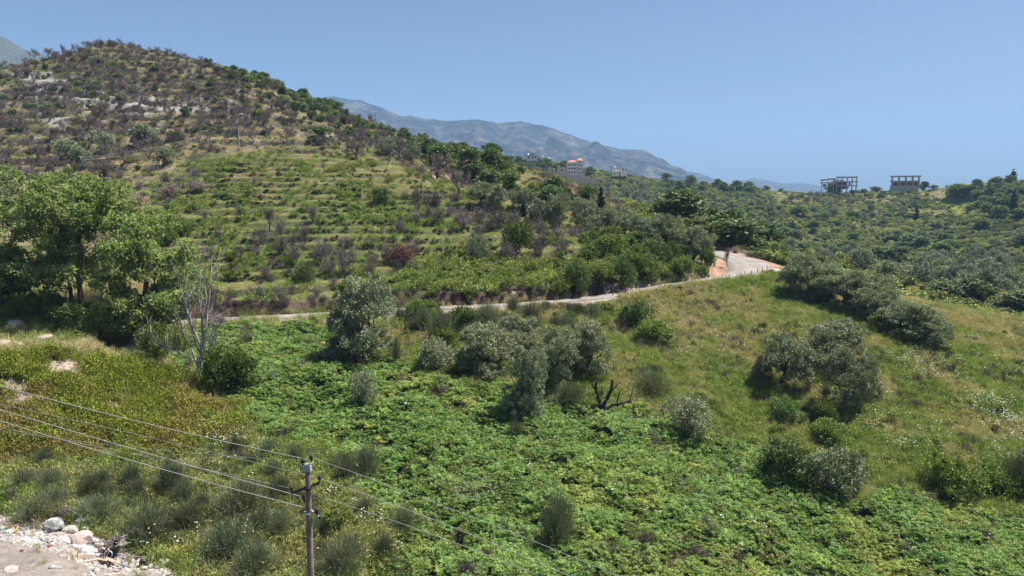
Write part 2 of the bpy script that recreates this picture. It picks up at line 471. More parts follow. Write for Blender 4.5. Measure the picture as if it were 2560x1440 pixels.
MT['forb'] = leaf_mat('forb_leaf', (0.103,0.169,0.034), (0.255,0.330,0.076), dry=(0.454,0.358,0.169), transl=0.3, vary=0.3, hue=0.02)
MT['heath'] = leaf_mat('heath_leaf', (0.115,0.144,0.014), (0.247,0.280,0.036), dry=(0.279,0.186,0.079), transl=0.25, vary=0.28, hue=0.015)
MT['broom'] = leaf_mat('broom_stem', (0.062,0.082,0.042), (0.165,0.190,0.110), dry=(0.17,0.155,0.075), transl=0.2, vary=0.3, hue=0.025, third=(0.135,0.145,0.085))
MT['burnt'] = leaf_mat('burnt_twig', (0.093,0.077,0.072), (0.235,0.197,0.186), dry=(0.109,0.066,0.049), transl=0.0, rough=0.9, spec=0.1, vary=0.3, hue=0.015, third=(0.147,0.107,0.098))
MT['redleaf'] = leaf_mat('scorched_leaf', (0.10,0.045,0.035), (0.20,0.105,0.085), transl=0.15, rough=0.8, spec=0.1, vary=0.2)
MT['paleleaf'] = leaf_mat('withered_leaf', (0.22,0.165,0.14), (0.36,0.29,0.25), transl=0.15, rough=0.8, spec=0.1, vary=0.15)
MT['cypress'] = leaf_mat('cypress_leaf', (0.014,0.026,0.012), (0.034,0.050,0.022), transl=0.1, vary=0.15)
MT['bark'] = plain_mat('bark', (0.085,0.068,0.054), (0.035,0.028,0.024), scale=5, bump=0.5, rough=0.95)
MT['palebark'] = plain_mat('pale_dead_bark', (0.40,0.365,0.33), (0.22,0.19,0.17), scale=2.5, bump=0.3, rough=0.9)
MT['char'] = plain_mat('charred_wood', (0.055,0.040,0.040), (0.018,0.014,0.014), scale=4, bump=0.6, rough=0.9)
MT['white'] = leaf_mat('white_umbel', (0.576,0.576,0.528), (0.680,0.680,0.640), transl=0.2, vary=0.08, hue=0.0)
MT['yellowfl'] = leaf_mat('yellow_flower', (0.62,0.48,0.05), (0.75,0.60,0.08), transl=0.2, vary=0.1, hue=0.0)
MT['magenta'] = leaf_mat('pink_blossom', (0.30,0.07,0.12), (0.45,0.14,0.2), transl=0.2, vary=0.1)
MT['concrete'] = plain_mat('pole_concrete', (0.275,0.205,0.168), (0.15,0.112,0.092), scale=2.2, rough=0.9, bump=0.35, detail=10)
MT['metal'] = plain_mat('galvanised_steel', (0.50,0.50,0.50), (0.38,0.38,0.38), scale=8, rough=0.55, metal=0.3)
MT['rust'] = plain_mat('rusty_steel', (0.075,0.045,0.038), (0.035,0.022,0.02), scale=12, rough=0.8)
MT['insul'] = plain_mat('brown_porcelain', (0.045,0.028,0.026), (0.03,0.02,0.02), scale=6, rough=0.3, spec=0.5)
MT['wire'] = plain_mat('aluminium_wire', (0.40,0.385,0.37), (0.30,0.29,0.28), scale=3, rough=0.6)
MT['post'] = plain_mat('fence_post', (0.42,0.40,0.38), (0.30,0.28,0.26), scale=5, rough=0.9)
MT['darkpost'] = plain_mat('weathered_post', (0.14,0.12,0.11), (0.09,0.08,0.07), scale=5, rough=0.9)
MT['rawconcrete'] = plain_mat('raw_concrete', (0.50,0.44,0.40), (0.38,0.33,0.30), scale=0.8, rough=0.9)
MT['brick'] = plain_mat('hollow_brick', (0.33,0.17,0.12), (0.24,0.13,0.10), scale=0.9, rough=0.9)
MT['peach'] = plain_mat('peach_render', (0.84,0.69,0.62), (0.78,0.63,0.57), scale=0.4, rough=0.9)
MT['whitewall'] = plain_mat('white_render', (0.88,0.86,0.82), (0.82,0.80,0.76), scale=0.4, rough=0.9)
MT['tile'] = plain_mat('red_roof_tile', (0.50,0.22,0.15), (0.40,0.17,0.12), scale=1.2, rough=0.85)
MT['glass'] = plain_mat('dark_glass', (0.05,0.055,0.06), (0.03,0.035,0.04), scale=1.0, rough=0.12, spec=0.6)
MT['dark'] = plain_mat('dark_opening', (0.03,0.028,0.026), (0.02,0.02,0.02), scale=1.0, rough=0.9)
MT['stone'] = plain_mat('tan_stone', (0.72,0.53,0.40), (0.58,0.42,0.31), scale=0.7, rough=0.95, bump=0.5)
MT['greystone'] = plain_mat('grey_stone', (0.56,0.50,0.47), (0.44,0.39,0.37), scale=0.7, rough=0.95, bump=0.5)

# ---------------------------------------------------------------- what grows where (outlines in the photograph, laid on the land)
RUBBLE = [(-900,1180),(-300,1240),(0,1282),(100,1302),(190,1322),(250,1345),(300,1372),(340,1392),(400,1412),(445,1440),(500,1500),(560,1700),(-900,1700)]
MOUND = [(-900,790),(-300,820),(0,835),(150,850),(330,900),(470,965),(560,1010),(640,1060),(600,1110),(430,1150),(250,1165),(100,1160),(-900,1160)]
BROOMF = [(-900,1160),(100,1160),(250,1165),(430,1150),(600,1110),(700,1085),(860,1140),(930,1180),(960,1300),(1010,1440),(1100,1700),(-900,1700)]
BRACK = [(520,960),(640,935),(850,930),(1010,920),(1200,945),(1290,1000),(1540,1020),(1700,1050),(1850,1120),(1960,1190),(2100,1230),(2330,1250),(2560,1290),(3100,1310),(3200,1700),(1100,1700),(1010,1440),(960,1300),(930,1180),(860,1140),(700,1085),(640,1060),(560,1010)]
BRACK2 = [(430,900),(470,850),(560,812),(800,822),(860,860),(1000,900),(1010,925),(850,935),(620,945),(500,960)]
BRACK3 = [(-600,470),(60,455),(240,455),(260,500),(180,520),(0,540),(-600,540)]
BRACK4 = [(300,415),(430,360),(520,385),(440,440),(330,450)]
BRACK5 = [(-500,740),(0,745),(160,765),(230,800),(150,830),(0,820),(-500,800)]
BANKSC = [(980,800),(1280,778),(1535,755),(1560,960),(1540,1020),(1290,1000),(1200,945),(1010,920),(1000,860)]
MEADOW = [(1535,745),(1660,725),(1850,700),(1945,690),(2100,770),(2270,760),(2420,775),(2560,800),(3200,820),(3100,1310),(2560,1290),(2330,1250),(2100,1230),(1960,1190),(1850,1120),(1700,1050),(1540,1020),(1560,960)]
GREENBELT = [(980,755),(1000,690),(1080,660),(1250,652),(1420,655),(1560,640),(1680,660),(1780,690),(1700,705),(1530,732),(1350,738),(1100,756)]
SCREE = [[(60,210),(150,200),(230,222),(300,218),(420,250),(380,280),(240,275),(150,250),(70,245)],[(250,228),(330,240),(370,265),(400,280),(300,285),(245,262)],[(380,240),(520,262),(560,275),(500,290),(400,275)],[(70,245),(110,260),(180,300),(160,330),(100,300)],[(20,180),(120,180),(200,195),(160,215),(40,205)],[(560,255),(660,285),(640,305),(560,285)],[(140,290),(175,300),(165,345),(140,330)]]
DRYRIDGE = [(2290,470),(2330,455),(2420,440),(2500,428),(2540,440),(2470,462),(2400,490),(2300,500)]
OCHRE = [[(1832,645),(1850,655),(1858,680),(1840,692),(1815,698),(1820,670)],[(1790,628),(1830,636),(1880,648),(1905,660),(1870,662),(1815,645)]]

BARE_MOUND = ((165,925,66,32),(15,985,92,46),(350,905,70,16),(540,1040,30,12),(60,850,120,13),(250,870,50,9))
def bare_mound(px, py):
    b = np.zeros(np.shape(px), bool)
    for (bx, by, bw, bh) in BARE_MOUND: b |= ((px-bx)/bw)**2 + ((py-by)/bh)**2 < 0.8
    return b
def ground_class(x, y, z):
    """returns weights for the kinds of ground at world points"""
    px, py, d = project(x, y, z)
    jx = (fbm(x/4.1, y/4.1, 51, 3)-0.5)*190*40/np.maximum(d, 30); jy = (fbm(x/4.1, y/4.1, 61, 3)-0.5)*105*40/np.maximum(d, 30)
    qx, qy = px+jx, py+jy
    out = {}
    near = y < 108
    out['rubble'] = in_poly(px+jx*0.4, py+jy*0.4, RUBBLE) & (y < 45)
    out['mound'] = in_poly(qx, qy, MOUND) & (y < 64) & ~out['rubble']
    out['broomf'] = in_poly(qx, qy, BROOMF) & (y < 60) & ~out['rubble']
    b = in_poly(qx, qy, BRACK) & (y < 80)
    b |= in_poly(qx, qy, BRACK2) & (y > 60) & (y < 78)
    b |= in_poly(qx, qy, BRACK5) & (y > 66) & (y < 95)
    b |= (in_poly(qx, qy, BRACK3) | in_poly(qx, qy, BRACK4)) & (y > 105)
    out['bracken'] = b & ~out['rubble']
    out['banksc'] = in_poly(qx, qy, BANKSC) & (y < 90)
    out['meadow'] = in_poly(qx, qy, MEADOW) & (y < 112)
    out['belt'] = in_poly(qx, qy, GREENBELT) & (y > 84) & (y < 112)
    out['knoll'] = in_poly(px, py, KNOLL) & (y > 78) & (y < 150) & ~out['belt']
    out['hill'] = (y > 100) & (y < 275) & (x < 40) & ~out['knoll'] & (px < 1560)
    out['valley'] = (y > 104) & ~out['hill'] & ~out['knoll'] & ~out['belt'] & ~((y < 112) & out['meadow'])
    return out, px, py, d, qx, qy
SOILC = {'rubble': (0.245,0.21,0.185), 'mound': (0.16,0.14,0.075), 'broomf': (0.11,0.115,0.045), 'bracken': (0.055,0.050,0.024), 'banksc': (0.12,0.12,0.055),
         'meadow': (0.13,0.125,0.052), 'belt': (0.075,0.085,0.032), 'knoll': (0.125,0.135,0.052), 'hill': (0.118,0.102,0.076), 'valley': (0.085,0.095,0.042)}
def soil_colour(x, y, z, slope):
    sh = x.shape; slope = slope.ravel()[:,None]; x = x.ravel(); y = y.ravel(); z = z.ravel()
    cl, px, py, d, qx, qy = ground_class(x, y, z)
    c = np.tile(np.array((0.11,0.11,0.05)), (len(x), 1))
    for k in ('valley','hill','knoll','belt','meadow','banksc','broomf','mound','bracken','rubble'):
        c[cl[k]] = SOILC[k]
    n1 = fbm(x/6.0, y/6.0, 81, 4)[:,None]; n2 = fbm(x/1.7, y/1.7, 82, 3)[:,None]; n3 = fbm(x/30, y/30, 83, 3)[:,None]
    # straw coloured and greener patches
    straw = np.array((0.30,0.245,0.14)); greenp = np.array((0.095,0.125,0.035))
    grassy = (cl['knoll'] | cl['meadow'] | cl['hill'] | cl['broomf'])[:,None]
    c = np.where(grassy, c + (straw-c)*np.where(cl['knoll'], 0.45, 0.7)[:,None]*sstep(0.50, 0.66, n1*0.6+n3*0.4), c)
    c = np.where(grassy, c + (greenp-c)*0.7*sstep(0.52, 0.40, n1*0.5+n3*0.5), c)
    upper = cl['knoll'] & in_poly(px, py, [(560,380),(700,370),(1000,415),(1150,480),(1000,520),(640,470)])
    c[upper] = c[upper]*0.5 + np.array((0.20,0.165,0.085))*0.5
    riser = (cl['knoll'] | cl['hill'])[:,None]*np.where(cl['knoll'][:,None], sstep(0.5, 0.85, slope), sstep(0.7, 1.15, slope))*(0.6+0.4*n2)  # earth and scrub tone of steep risers, with their shade painted in
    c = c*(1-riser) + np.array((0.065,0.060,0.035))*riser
    for poly in SCREE:
        m = (in_poly(qx, qy, poly) & cl['hill'])[:,None]
        k = 0.9*sstep(0.34, 0.56, n1*0.5+n2*0.5)
        c = np.where(m, c*(1-k) + np.array((0.30, 0.28, 0.255))*k*(0.6+0.8*n2), c)
    hillpale = (cl['hill'])[:,None] * sstep(0.56, 0.70, n1*0.5+n2*0.5)
    c = c*(1-hillpale*0.6) + np.array((0.34,0.305,0.25))*hillpale*0.6
    m = cl['mound'][:,None] * sstep(0.62, 0.72, n1)*0.7
    c = c*(1-m) + np.array((0.28,0.235,0.18))*m
    for (bx, by, bw, bh) in BARE_MOUND:
        m = cl['mound'] & (((px-bx)/bw)**2 + ((py-by)/bh)**2 < 0.75+0.7*(n2[:,0]-0.5)*2)
        c[m] = np.array((0.29,0.235,0.178))*(0.6+0.8*n2[m])
    m = (cl['valley'] & in_poly(qx, qy, DRYRIDGE))[:,None]
    c = np.where(m, np.array((0.33,0.255,0.15)), c)
    m = (cl['valley'] & (py < 560) & (px > 1850))[:,None]*0.6
    c = c*(1-m) + np.array((0.20,0.175,0.085))*m
    m = (cl['valley'] & in_poly(px, py, [(2330,505),(2480,480),(2500,520),(2400,540)]))
    c[m] = (0.17,0.20,0.04)
    m = (cl['valley'] & in_poly(px, py, [(1960,700),(2200,720),(2300,600),(2560,560),(2560,800)]) & (n1[:,0] > 0.5))
    c[m] = (0.12,0.15,0.04)
    # verges, cut bank and gravel by the road
    rd, rz, rw = road_dist(x, y)
    o = np.abs(rd)-rw
    on = y > 60
    verge = on & (o < 1.0+1.2*(n2[:,0]-0.5)*2)
    c[verge] = np.array((0.32, 0.268, 0.216))*(0.8+0.4*n2[verge])
    low = on & (rd < 0) & (o < 3.4+4*(n1[:,0]-0.5)) & (x < 10)
    c[low] = np.array((0.32, 0.264, 0.212))*(0.7+0.6*n2[low])
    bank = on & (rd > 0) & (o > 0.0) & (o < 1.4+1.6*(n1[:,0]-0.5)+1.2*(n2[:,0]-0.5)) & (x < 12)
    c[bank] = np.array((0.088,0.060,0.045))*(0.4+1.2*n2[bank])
    cut = on & (rd > 0) & (o > 0.1) & (o < 5.5) & (x > 15) & (x < 34) & (n2[:,0] > 0.35)
    c[cut] = np.array((0.288, 0.24, 0.192))*(0.7+0.6*n2[cut])
    och = on & (rd > 0) & (o < 2.6) & (x > 28) & (y > 100)
    c[och] = np.array((0.32,0.20,0.135))*(0.85+0.3*n2[och])
    och = on & (rd < 0) & (o < 1.8) & (y > 112)
    c[och] = np.array((0.32,0.20,0.14))*(0.85+0.3*n2[och])
    c *= (0.8+0.4*n2)*0.85
    return c.reshape(*sh, 3)

# ---------------------------------------------------------------- ground sheet
def ground_material():
    m, nt, out = new_mat('ground')
    p = nd(nt, 'ShaderNodeBsdfPrincipled'); p.inputs['Roughness'].default_value = 0.95; p.inputs['Specular IOR Level'].default_value = 0.15
    a = nd(nt, 'ShaderNodeAttribute', attribute_name='col')
    tc = nd(nt, 'ShaderNodeTexCoord')
    n1 = nd(nt, 'ShaderNodeTexNoise'); n1.inputs['Scale'].default_value = 1.9; n1.inputs['Detail'].default_value = 8; n1.inputs['Roughness'].default_value = 0.7
    n2 = nd(nt, 'ShaderNodeTexNoise'); n2.inputs['Scale'].default_value = 0.35; n2.inputs['Detail'].default_value = 7; n2.inputs['Roughness'].default_value = 0.65
    for q in (n1, n2): nt.links.new(tc.outputs['Object'], q.inputs['Vector'])
    hs = nd(nt, 'ShaderNodeHueSaturation'); nt.links.new(a.outputs['Color'], hs.inputs['Color'])
    nt.links.new(mr(nt, n1.outputs['Fac'], 0.3, 0.7, 0.62, 1.38), hs.inputs['Value'])
    nt.links.new(mr(nt, n2.outputs['Fac'], 0.3, 0.7, 0.48, 0.52), hs.inputs['Hue'])
    nt.links.new(hs.outputs['Color'], p.inputs['Base Color'])
    b = nd(nt, 'ShaderNodeBump'); b.inputs['Strength'].default_value = 0.7; b.inputs['Distance'].default_value = 0.35
    nt.links.new(n1.outputs['Fac'], b.inputs['Height']); nt.links.new(b.outputs['Normal'], p.inputs['Normal'])
    nt.links.new(p.outputs[0], out.inputs['Surface'])
    return m
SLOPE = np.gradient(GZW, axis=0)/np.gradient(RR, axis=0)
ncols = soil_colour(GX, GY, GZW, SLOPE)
idx = np.arange(GX.size).reshape(GX.shape)
quads = np.stack([idx[:-1,:-1], idx[:-1,1:], idx[1:,1:], idx[1:,:-1]], -1).reshape(-1,4)
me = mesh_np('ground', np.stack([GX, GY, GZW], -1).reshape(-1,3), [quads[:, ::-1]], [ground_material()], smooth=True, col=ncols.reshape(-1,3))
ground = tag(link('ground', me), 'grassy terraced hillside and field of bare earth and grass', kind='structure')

# ---------------------------------------------------------------- road
def road_material():
    m, nt, out = new_mat('pale_concrete_road')
    p = nd(nt, 'ShaderNodeBsdfPrincipled'); p.inputs['Roughness'].default_value = 0.9
    tc = nd(nt, 'ShaderNodeTexCoord')
    n1 = nd(nt, 'ShaderNodeTexNoise'); n1.inputs['Scale'].default_value = 0.5; n1.inputs['Detail'].default_value = 8; n1.inputs['Roughness'].default_value = 0.7
    nt.links.new(tc.outputs['Object'], n1.inputs['Vector'])
    a = nd(nt, 'ShaderNodeAttribute', attribute_name='col')
    c = mixc(nt, (0.185,0.160,0.138), (0.255,0.226,0.200), mr(nt, n1.outputs['Fac'], 0.42, 0.58, 0, 1))
    c = mixc(nt, c, a.outputs['Color'], 1.0, 'MULTIPLY')
    nt.links.new(c, p.inputs['Base Color']); nt.links.new(p.outputs[0], out.inputs['Surface'])
    return m
tan = np.gradient(RP[:,:2], axis=0); tan /= np.linalg.norm(tan, axis=1)[:,None]
nor = np.stack([-tan[:,1], tan[:,0]], 1)
lanes = np.array([-1.0,-0.96,-0.55,-0.4,0,0.4,0.55,0.96,1.0])
rv, rcol = [], []
for k, l in enumerate(lanes):
    wob = 1 + 0.06*(vnoise(np.arange(160)*0.35, np.full(160, k*7.0), 4)-0.5) if abs(l) > 0.9 else 1
    xy = RP[:,:2] + nor*(ROADW*l*wob)[:,None]
    z = RP[:,2] + CAM_Z + (0.09 if abs(l) < 0.99 else -0.12)
    rv.append(np.column_stack([xy, z])); 
    w = 1.05 if abs(l) < 0.2 else 0.86 if abs(l) < 0.5 else 1.0 if abs(l) < 0.9 else 0.8
    rcol.append(np.full((160,3), w)*np.array((1, 0.995, 0.99)))
rv = np.stack(rv, 1); rcol = np.stack(rcol, 1)
ii = np.arange(160*9).reshape(160, 9)
rq = np.stack([ii[:-1,:-1], ii[1:,:-1], ii[1:,1:], ii[:-1,1:]], -1).reshape(-1,4)
me = mesh_np('road', rv.reshape(-1,3), [rq[:, ::-1]], [road_material()], smooth=True, col=rcol.reshape(-1,3))
tag(link('road', me), 'narrow pale concrete road winding along the slope', kind='structure')

# ---------------------------------------------------------------- mountains far behind
def mountain_material(name, rock, scrub, scale, lo, hi):
    m, nt, out = new_mat(name)
    p = nd(nt, 'ShaderNodeBsdfPrincipled'); p.inputs['Roughness'].default_value = 0.95; p.inputs['Specular IOR Level'].default_value = 0.1
    tc = nd(nt, 'ShaderNodeTexCoord')
    n1 = nd(nt, 'ShaderNodeTexNoise'); n1.inputs['Scale'].default_value = scale; n1.inputs['Detail'].default_value = 10; n1.inputs['Roughness'].default_value = 0.68
    n2 = nd(nt, 'ShaderNodeTexNoise'); n2.inputs['Scale'].default_value = scale*7; n2.inputs['Detail'].default_value = 6; n2.inputs['Roughness'].default_value = 0.7
    for q in (n1, n2): nt.links.new(tc.outputs['Object'], q.inputs['Vector'])
    add = nd(nt, 'ShaderNodeMath', operation='ADD')
    mul = nd(nt, 'ShaderNodeMath', operation='MULTIPLY'); mul.inputs[1].default_value = 0.5
    nt.links.new(n2.outputs['Fac'], mul.inputs[0]); nt.links.new(n1.outputs['Fac'], add.inputs[0]); nt.links.new(mul.outputs[0], add.inputs[1])
    c = mixc(nt, scrub, rock, mr(nt, add.outputs[0], lo, hi, 0, 1))
    nt.links.new(c, p.inputs['Base Color'])
    b = nd(nt, 'ShaderNodeBump'); b.inputs['Strength'].default_value = 1.0; b.inputs['Distance'].default_value = 45
    nt.links.new(n2.outputs['Fac'], b.inputs['Height']); nt.links.new(b.outputs['Normal'], p.inputs['Normal'])
    nt.links.new(p.outputs[0], out.inputs['Surface'])
    return m
def mountain(name, label, prof, D, front, mat, seed, rough=1.0, nu=420, nv=150, base=-45.0, pw=1.25):
    """prof: skyline (pixel column, row); ridge at distance D, foot at distance D-front, back slope behind"""
    prof = np.array(prof, float)
    u = np.linspace(prof[0,0], prof[-1,0], nu)
    row = np.interp(u, prof[:,0], prof[:,1]); 
    ax, _ = ray(u, row); 
    v = np.linspace(0, 1.35, nv)
    U, V = np.meshgrid(np.arange(nu), v, indexing='ij')
    s = (D-front)+front*V
    X = ax[:,None]*(D*0.55+0.45*s); Y = s
    az = ray(u, row)[1]
    Hh = az*D - base
    prof_v = np.where(V <= 1, np.clip(V,0,1)**pw, 1-(V-1)*1.6)
    gul = fbm(X/420, Y/900, seed, 5, 0.55)-0.5
    rid = 1-2*np.abs(fbm(X/260+gul*1.2, Y/800, seed+3, 4, 0.5)-0.5)
    amp = rough*np.sin(np.pi*np.clip(V/1.02, 0, 1))**0.8
    Z = base + Hh[:,None]*prof_v + amp*Hh[:,None]*(0.42*gul + 0.30*(rid-0.72))
    Z += (fbm(X/60, Y/60, seed+8, 3)-0.5)*10*rough*np.clip(V*3, 0, 1)
    ii = np.arange(U.size).reshape(U.shape)
    q = np.stack([ii[:-1,:-1], ii[1:,:-1], ii[1:,1:], ii[:-1,1:]], -1).reshape(-1,4)
    me = mesh_np(name, np.stack([X, Y, Z+CAM_Z], -1).reshape(-1,3), [q], [mat], smooth=True)
    return tag(link(name, me), label, kind='structure')
M1 = mountain_material('mountain_scrub_and_limestone', (0.24,0.205,0.18), (0.008,0.013,0.016), 0.0085, 0.72, 0.93)
M2 = mountain_material('mountain_green', (0.14,0.14,0.10), (0.075,0.085,0.05), 0.006, 0.55, 0.95)
mountain('mountain', 'long blue mountain ridge behind the village', [(560,205),(640,215),(720,240),(790,250),(830,243),(850,243),(880,249),(905,248),(950,262),(975,275),(1000,286),(1030,291),(1060,297),(1120,303),(1160,300),(1200,303),(1250,305),(1300,301),(1350,312),(1400,328),(1430,336),(1450,345),(1500,359),(1530,366),(1550,371),(1575,373),(1600,373),(1615,377),(1650,398),(1690,425),(1740,447),(1800,470),(1870,492)], 4300, 1900, M1, 11, 1.25)
mountain('mountain', 'lower blue hills beyond the far end of the ridge', [(1560,470),(1620,450),(1680,432),(1720,429),(1740,432),(1765,440),(1790,451),(1840,462),(1900,480),(1990,505)], 5600, 1700, M1, 23, 0.8, nu=160, nv=90)
mountain('mountain', 'faint low hill chain at the dip of the skyline', [(1760,490),(1820,462),(1850,452),(1880,446),(1900,447),(1930,453),(1950,459),(1985,457),(2010,458),(2040,463),(2080,472),(2160,492),(2260,520)], 6600, 1700, M1, 37, 0.8, nu=200, nv=90)
mountain('mountain', 'smooth grey green mountain shoulder behind the burnt summit', [(-700,40),(-400,20),(-200,30),(-60,62),(0,90),(20,99),(40,112),(60,124),(90,131),(150,150),(220,200),(300,260)], 2600, 1100, M2, 51, 0.35, nu=200, nv=90)

# ---------------------------------------------------------------- plants
R = np.random.default_rng(7)
def unit(v): return v/(np.linalg.norm(v, axis=-1, keepdims=True)+1e-9)
def rsphere(rng, n): return unit(rng.normal(size=(n,3)))
def leaf_cloud(mb, rng, lobes, n, ln, wd, clusters=None, crad=0.35, droop=0.0, lift=0.3, inner=0.25, tlo=0.0, thi=1.0):
    """leaves gathered in twig-end clusters on the outside of a crown's lobes (x, y, z, radius, z-squash)"""
    lobes = np.asarray(lobes, float)
    wgt = lobes[:,3]**2; wgt /= wgt.sum()
    nc = clusters or max(8, n//28)
    li = rng.choice(len(lobes), nc, p=wgt)
    d = rsphere(rng, nc); d[:,2] = np.where(d[:,2] < -0.55, -d[:,2]*0.6, d[:,2]); d = unit(d)
    rad = lobes[li,3]*np.where(rng.random(nc) < inner, rng.uniform(0.35,0.85,nc), rng.uniform(0.86,1.12,nc))
    cc = lobes[li,:3] + d*rad[:,None]*np.stack([np.ones(nc), np.ones(nc), lobes[li,4]], 1)
    ctint = rng.random(nc)
    k = rng.integers(0, nc, n)
    cr = crad*rng.uniform(0.6,1.3,nc)
    p = cc[k] + rng.normal(size=(n,3))*cr[k][:,None]*np.array((0.55,0.55,0.45))
    ax = unit(d[k]*0.9 + rng.normal(size=(n,3))*0.75 + np.array((0,0,lift-droop)))
    nr = unit(rng.normal(size=(n,3))+np.array((0,0,0.8)))
    t = np.clip(tlo+(thi-tlo)*(0.55*ctint[k]+0.45*rng.random(n)), 0, 1)
    mb.leaves(p, ax, nr, ln*rng.uniform(0.6,1.35,n), wd*rng.uniform(0.7,1.3,n), t)
    return cc
def limb(rng, a, b, r0, r1, n=5, wob=0.12):
    a = np.asarray(a, float); b = np.asarray(b, float)
    t = np.linspace(0,1,n)[:,None]; L = np.linalg.norm(b-a)
    p = a+(b-a)*t + rng.normal(size=(n,3))*wob*L*np.sin(np.pi*t)*0.5
    p[:,2] += np.sin(np.pi*t[:,0])*L*0.05
    return p, np.linspace(r0, r1, n)
def bounds(mbs):
    v = np.concatenate([m.verts() for m in mbs])
    w = max(np.percentile(np.abs(v[:,0]), 98.5), np.percentile(np.abs(v[:,1]), 98.5))*2
    return w, np.percentile(v[:,2], 99.3)
TPL = {}
def template(key, mats, mbs, names, dims=None):
    """one shape of a kind: list of (part name, mesh), its width and height"""
    w, h = dims or bounds(mbs)
    parts = [(nm, mb.mesh(key+'_'+nm, mt)) for nm, mb, mt in zip(names, mbs, mats)]
    TPL.setdefault(key, []).append(dict(parts=parts, w=w, h=h, mbs=mbs, mats=mats))
def single(key, mbs, mats):
    """the same shape as one mesh, for plants too small to show their parts"""
    allv, fs, ts, mi, n = [], {}, {}, {}, 0
    for i, mb in enumerate(mbs):
        for k in mb.f:
            f = np.concatenate(mb.f[k])+n
            fs.setdefault(k, []).append(f); ts.setdefault(k, []).append(np.concatenate(mb.t[k])); mi.setdefault(k, []).append(np.full(len(f), i))
        allv.append(mb.verts()); n += mb.n
    ks = sorted(fs)
    return mesh_np(key, np.concatenate(allv), [np.concatenate(fs[k]) for k in ks], list(mats), mat_idx=np.concatenate([np.concatenate(mi[k]) for k in ks]), tint=np.concatenate([np.concatenate(ts[k]) for k in ks]))

def olive(seed, hi=True):
    rng = np.random.default_rng(seed)
    tr, cr = MB(), MB()
    lean = rng.uniform(-0.5,0.5,2)
    fork = np.array((lean[0], lean[1], rng.uniform(0.9,1.5)))
    p, r = limb(rng, (0,0,-0.4), fork, rng.uniform(0.26,0.36), 0.2, 6, 0.18); tr.tube(p, r, 7)
    if rng.random() < 0.5:
        p, r = limb(rng, (0.25,0.1,-0.4), fork*1.15+rng.normal(size=3)*0.25, 0.2, 0.13, 5, 0.2); tr.tube(p, r, 6)
    lobes = []
    nl = rng.integers(6, 9); a0 = rng.uniform(0, 6.28)
    for i in range(nl):
        a = a0+i*2*math.pi/nl+rng.normal()*0.25
        rad = rng.uniform(1.2, 2.0); z = rng.uniform(2.1, 3.5)
        c = np.array((fork[0]*1.2+rad*math.cos(a), fork[1]*1.2+rad*math.sin(a), z))
        lr = rng.uniform(0.75, 1.2)
        lobes.append((*c, lr, 0.85))
        p, r = limb(rng, fork, c+np.array((0,0,-0.2)), 0.13, 0.035, 5, 0.2); tr.tube(p, r, 5)
        for q in range(3 if hi else 1):
            p2, r2 = limb(rng, p[3], c+rng.normal(size=3)*lr*0.6, 0.05, 0.015, 4, 0.2); tr.tube(p2, r2, 3)
    for i in range(5):                                   # low skirts of foliage
        a = rng.uniform(0,6.28); rad = rng.uniform(1.3,2.3)
        lobes.append((fork[0]+rad*math.cos(a), fork[1]+rad*math.sin(a), rng.uniform(0.9,1.7), rng.uniform(0.6,0.95), 0.8))
    for i in range(3):
        c = np.array((fork[0]+rng.normal()*0.7, fork[1]+rng.normal()*0.7, rng.uniform(3.3, 4.2)))
        lobes.append((*c, rng.uniform(0.8,1.15), 0.85))
        p, r = limb(rng, fork, c, 0.12, 0.03, 5, 0.15); tr.tube(p, r, 5)
    if hi: leaf_cloud(cr, rng, lobes, 19000, 0.22, 0.072, clusters=330, crad=0.30, lift=0.35, inner=0.22)
    else: leaf_cloud(cr, rng, lobes, 2900, 0.46, 0.18, clusters=190, crad=0.42, lift=0.3, inner=0.2)
    return tr, cr
for s in (1,2,3,4,5):
    tr, cr = olive(100+s); template('olive', [MT['bark'], MT['olive_near']], [tr, cr], ['trunk','crown'])
def tall_olive(seed):
    rng = np.random.default_rng(seed); tr, cr = MB(), MB(); lobes = []
    p, r = limb(rng, (0,0,-0.4), (rng.normal()*0.3, rng.normal()*0.3, 2.6), 0.34, 0.15, 6, 0.12); tr.tube(p, r, 7)
    for i in range(16):
        z = 0.9+4.6*(i/15.0)+rng.normal()*0.3; rad = rng.uniform(0.4,2.1)*(1.0-0.40*max(0,(z-3.2)/2.6)); a = i*2.4+rng.normal()*0.6
        lobes.append((rad*math.cos(a), rad*math.sin(a), z, rng.uniform(0.75,1.35), 0.9))
        q, r = limb(rng, p[min(5, 2+i//5)], lobes[-1][:3], 0.09, 0.025, 5, 0.15); tr.tube(q, r, 5)
    leaf_cloud(cr, rng, lobes, 21000, 0.22, 0.072, clusters=380, crad=0.30, lift=0.35, inner=0.2)
    return tr, cr
for s in (1,2):
    tr, cr = tall_olive(120+s); template('olive_tall', [MT['bark'], MT['olive_near']], [tr, cr], ['trunk','crown'])
for s in (1,2,3,4,5):
    tr, cr = olive(140+s, False); template('olive_far', [MT['bark'], MT['olive']], [tr, cr], ['trunk','crown'])

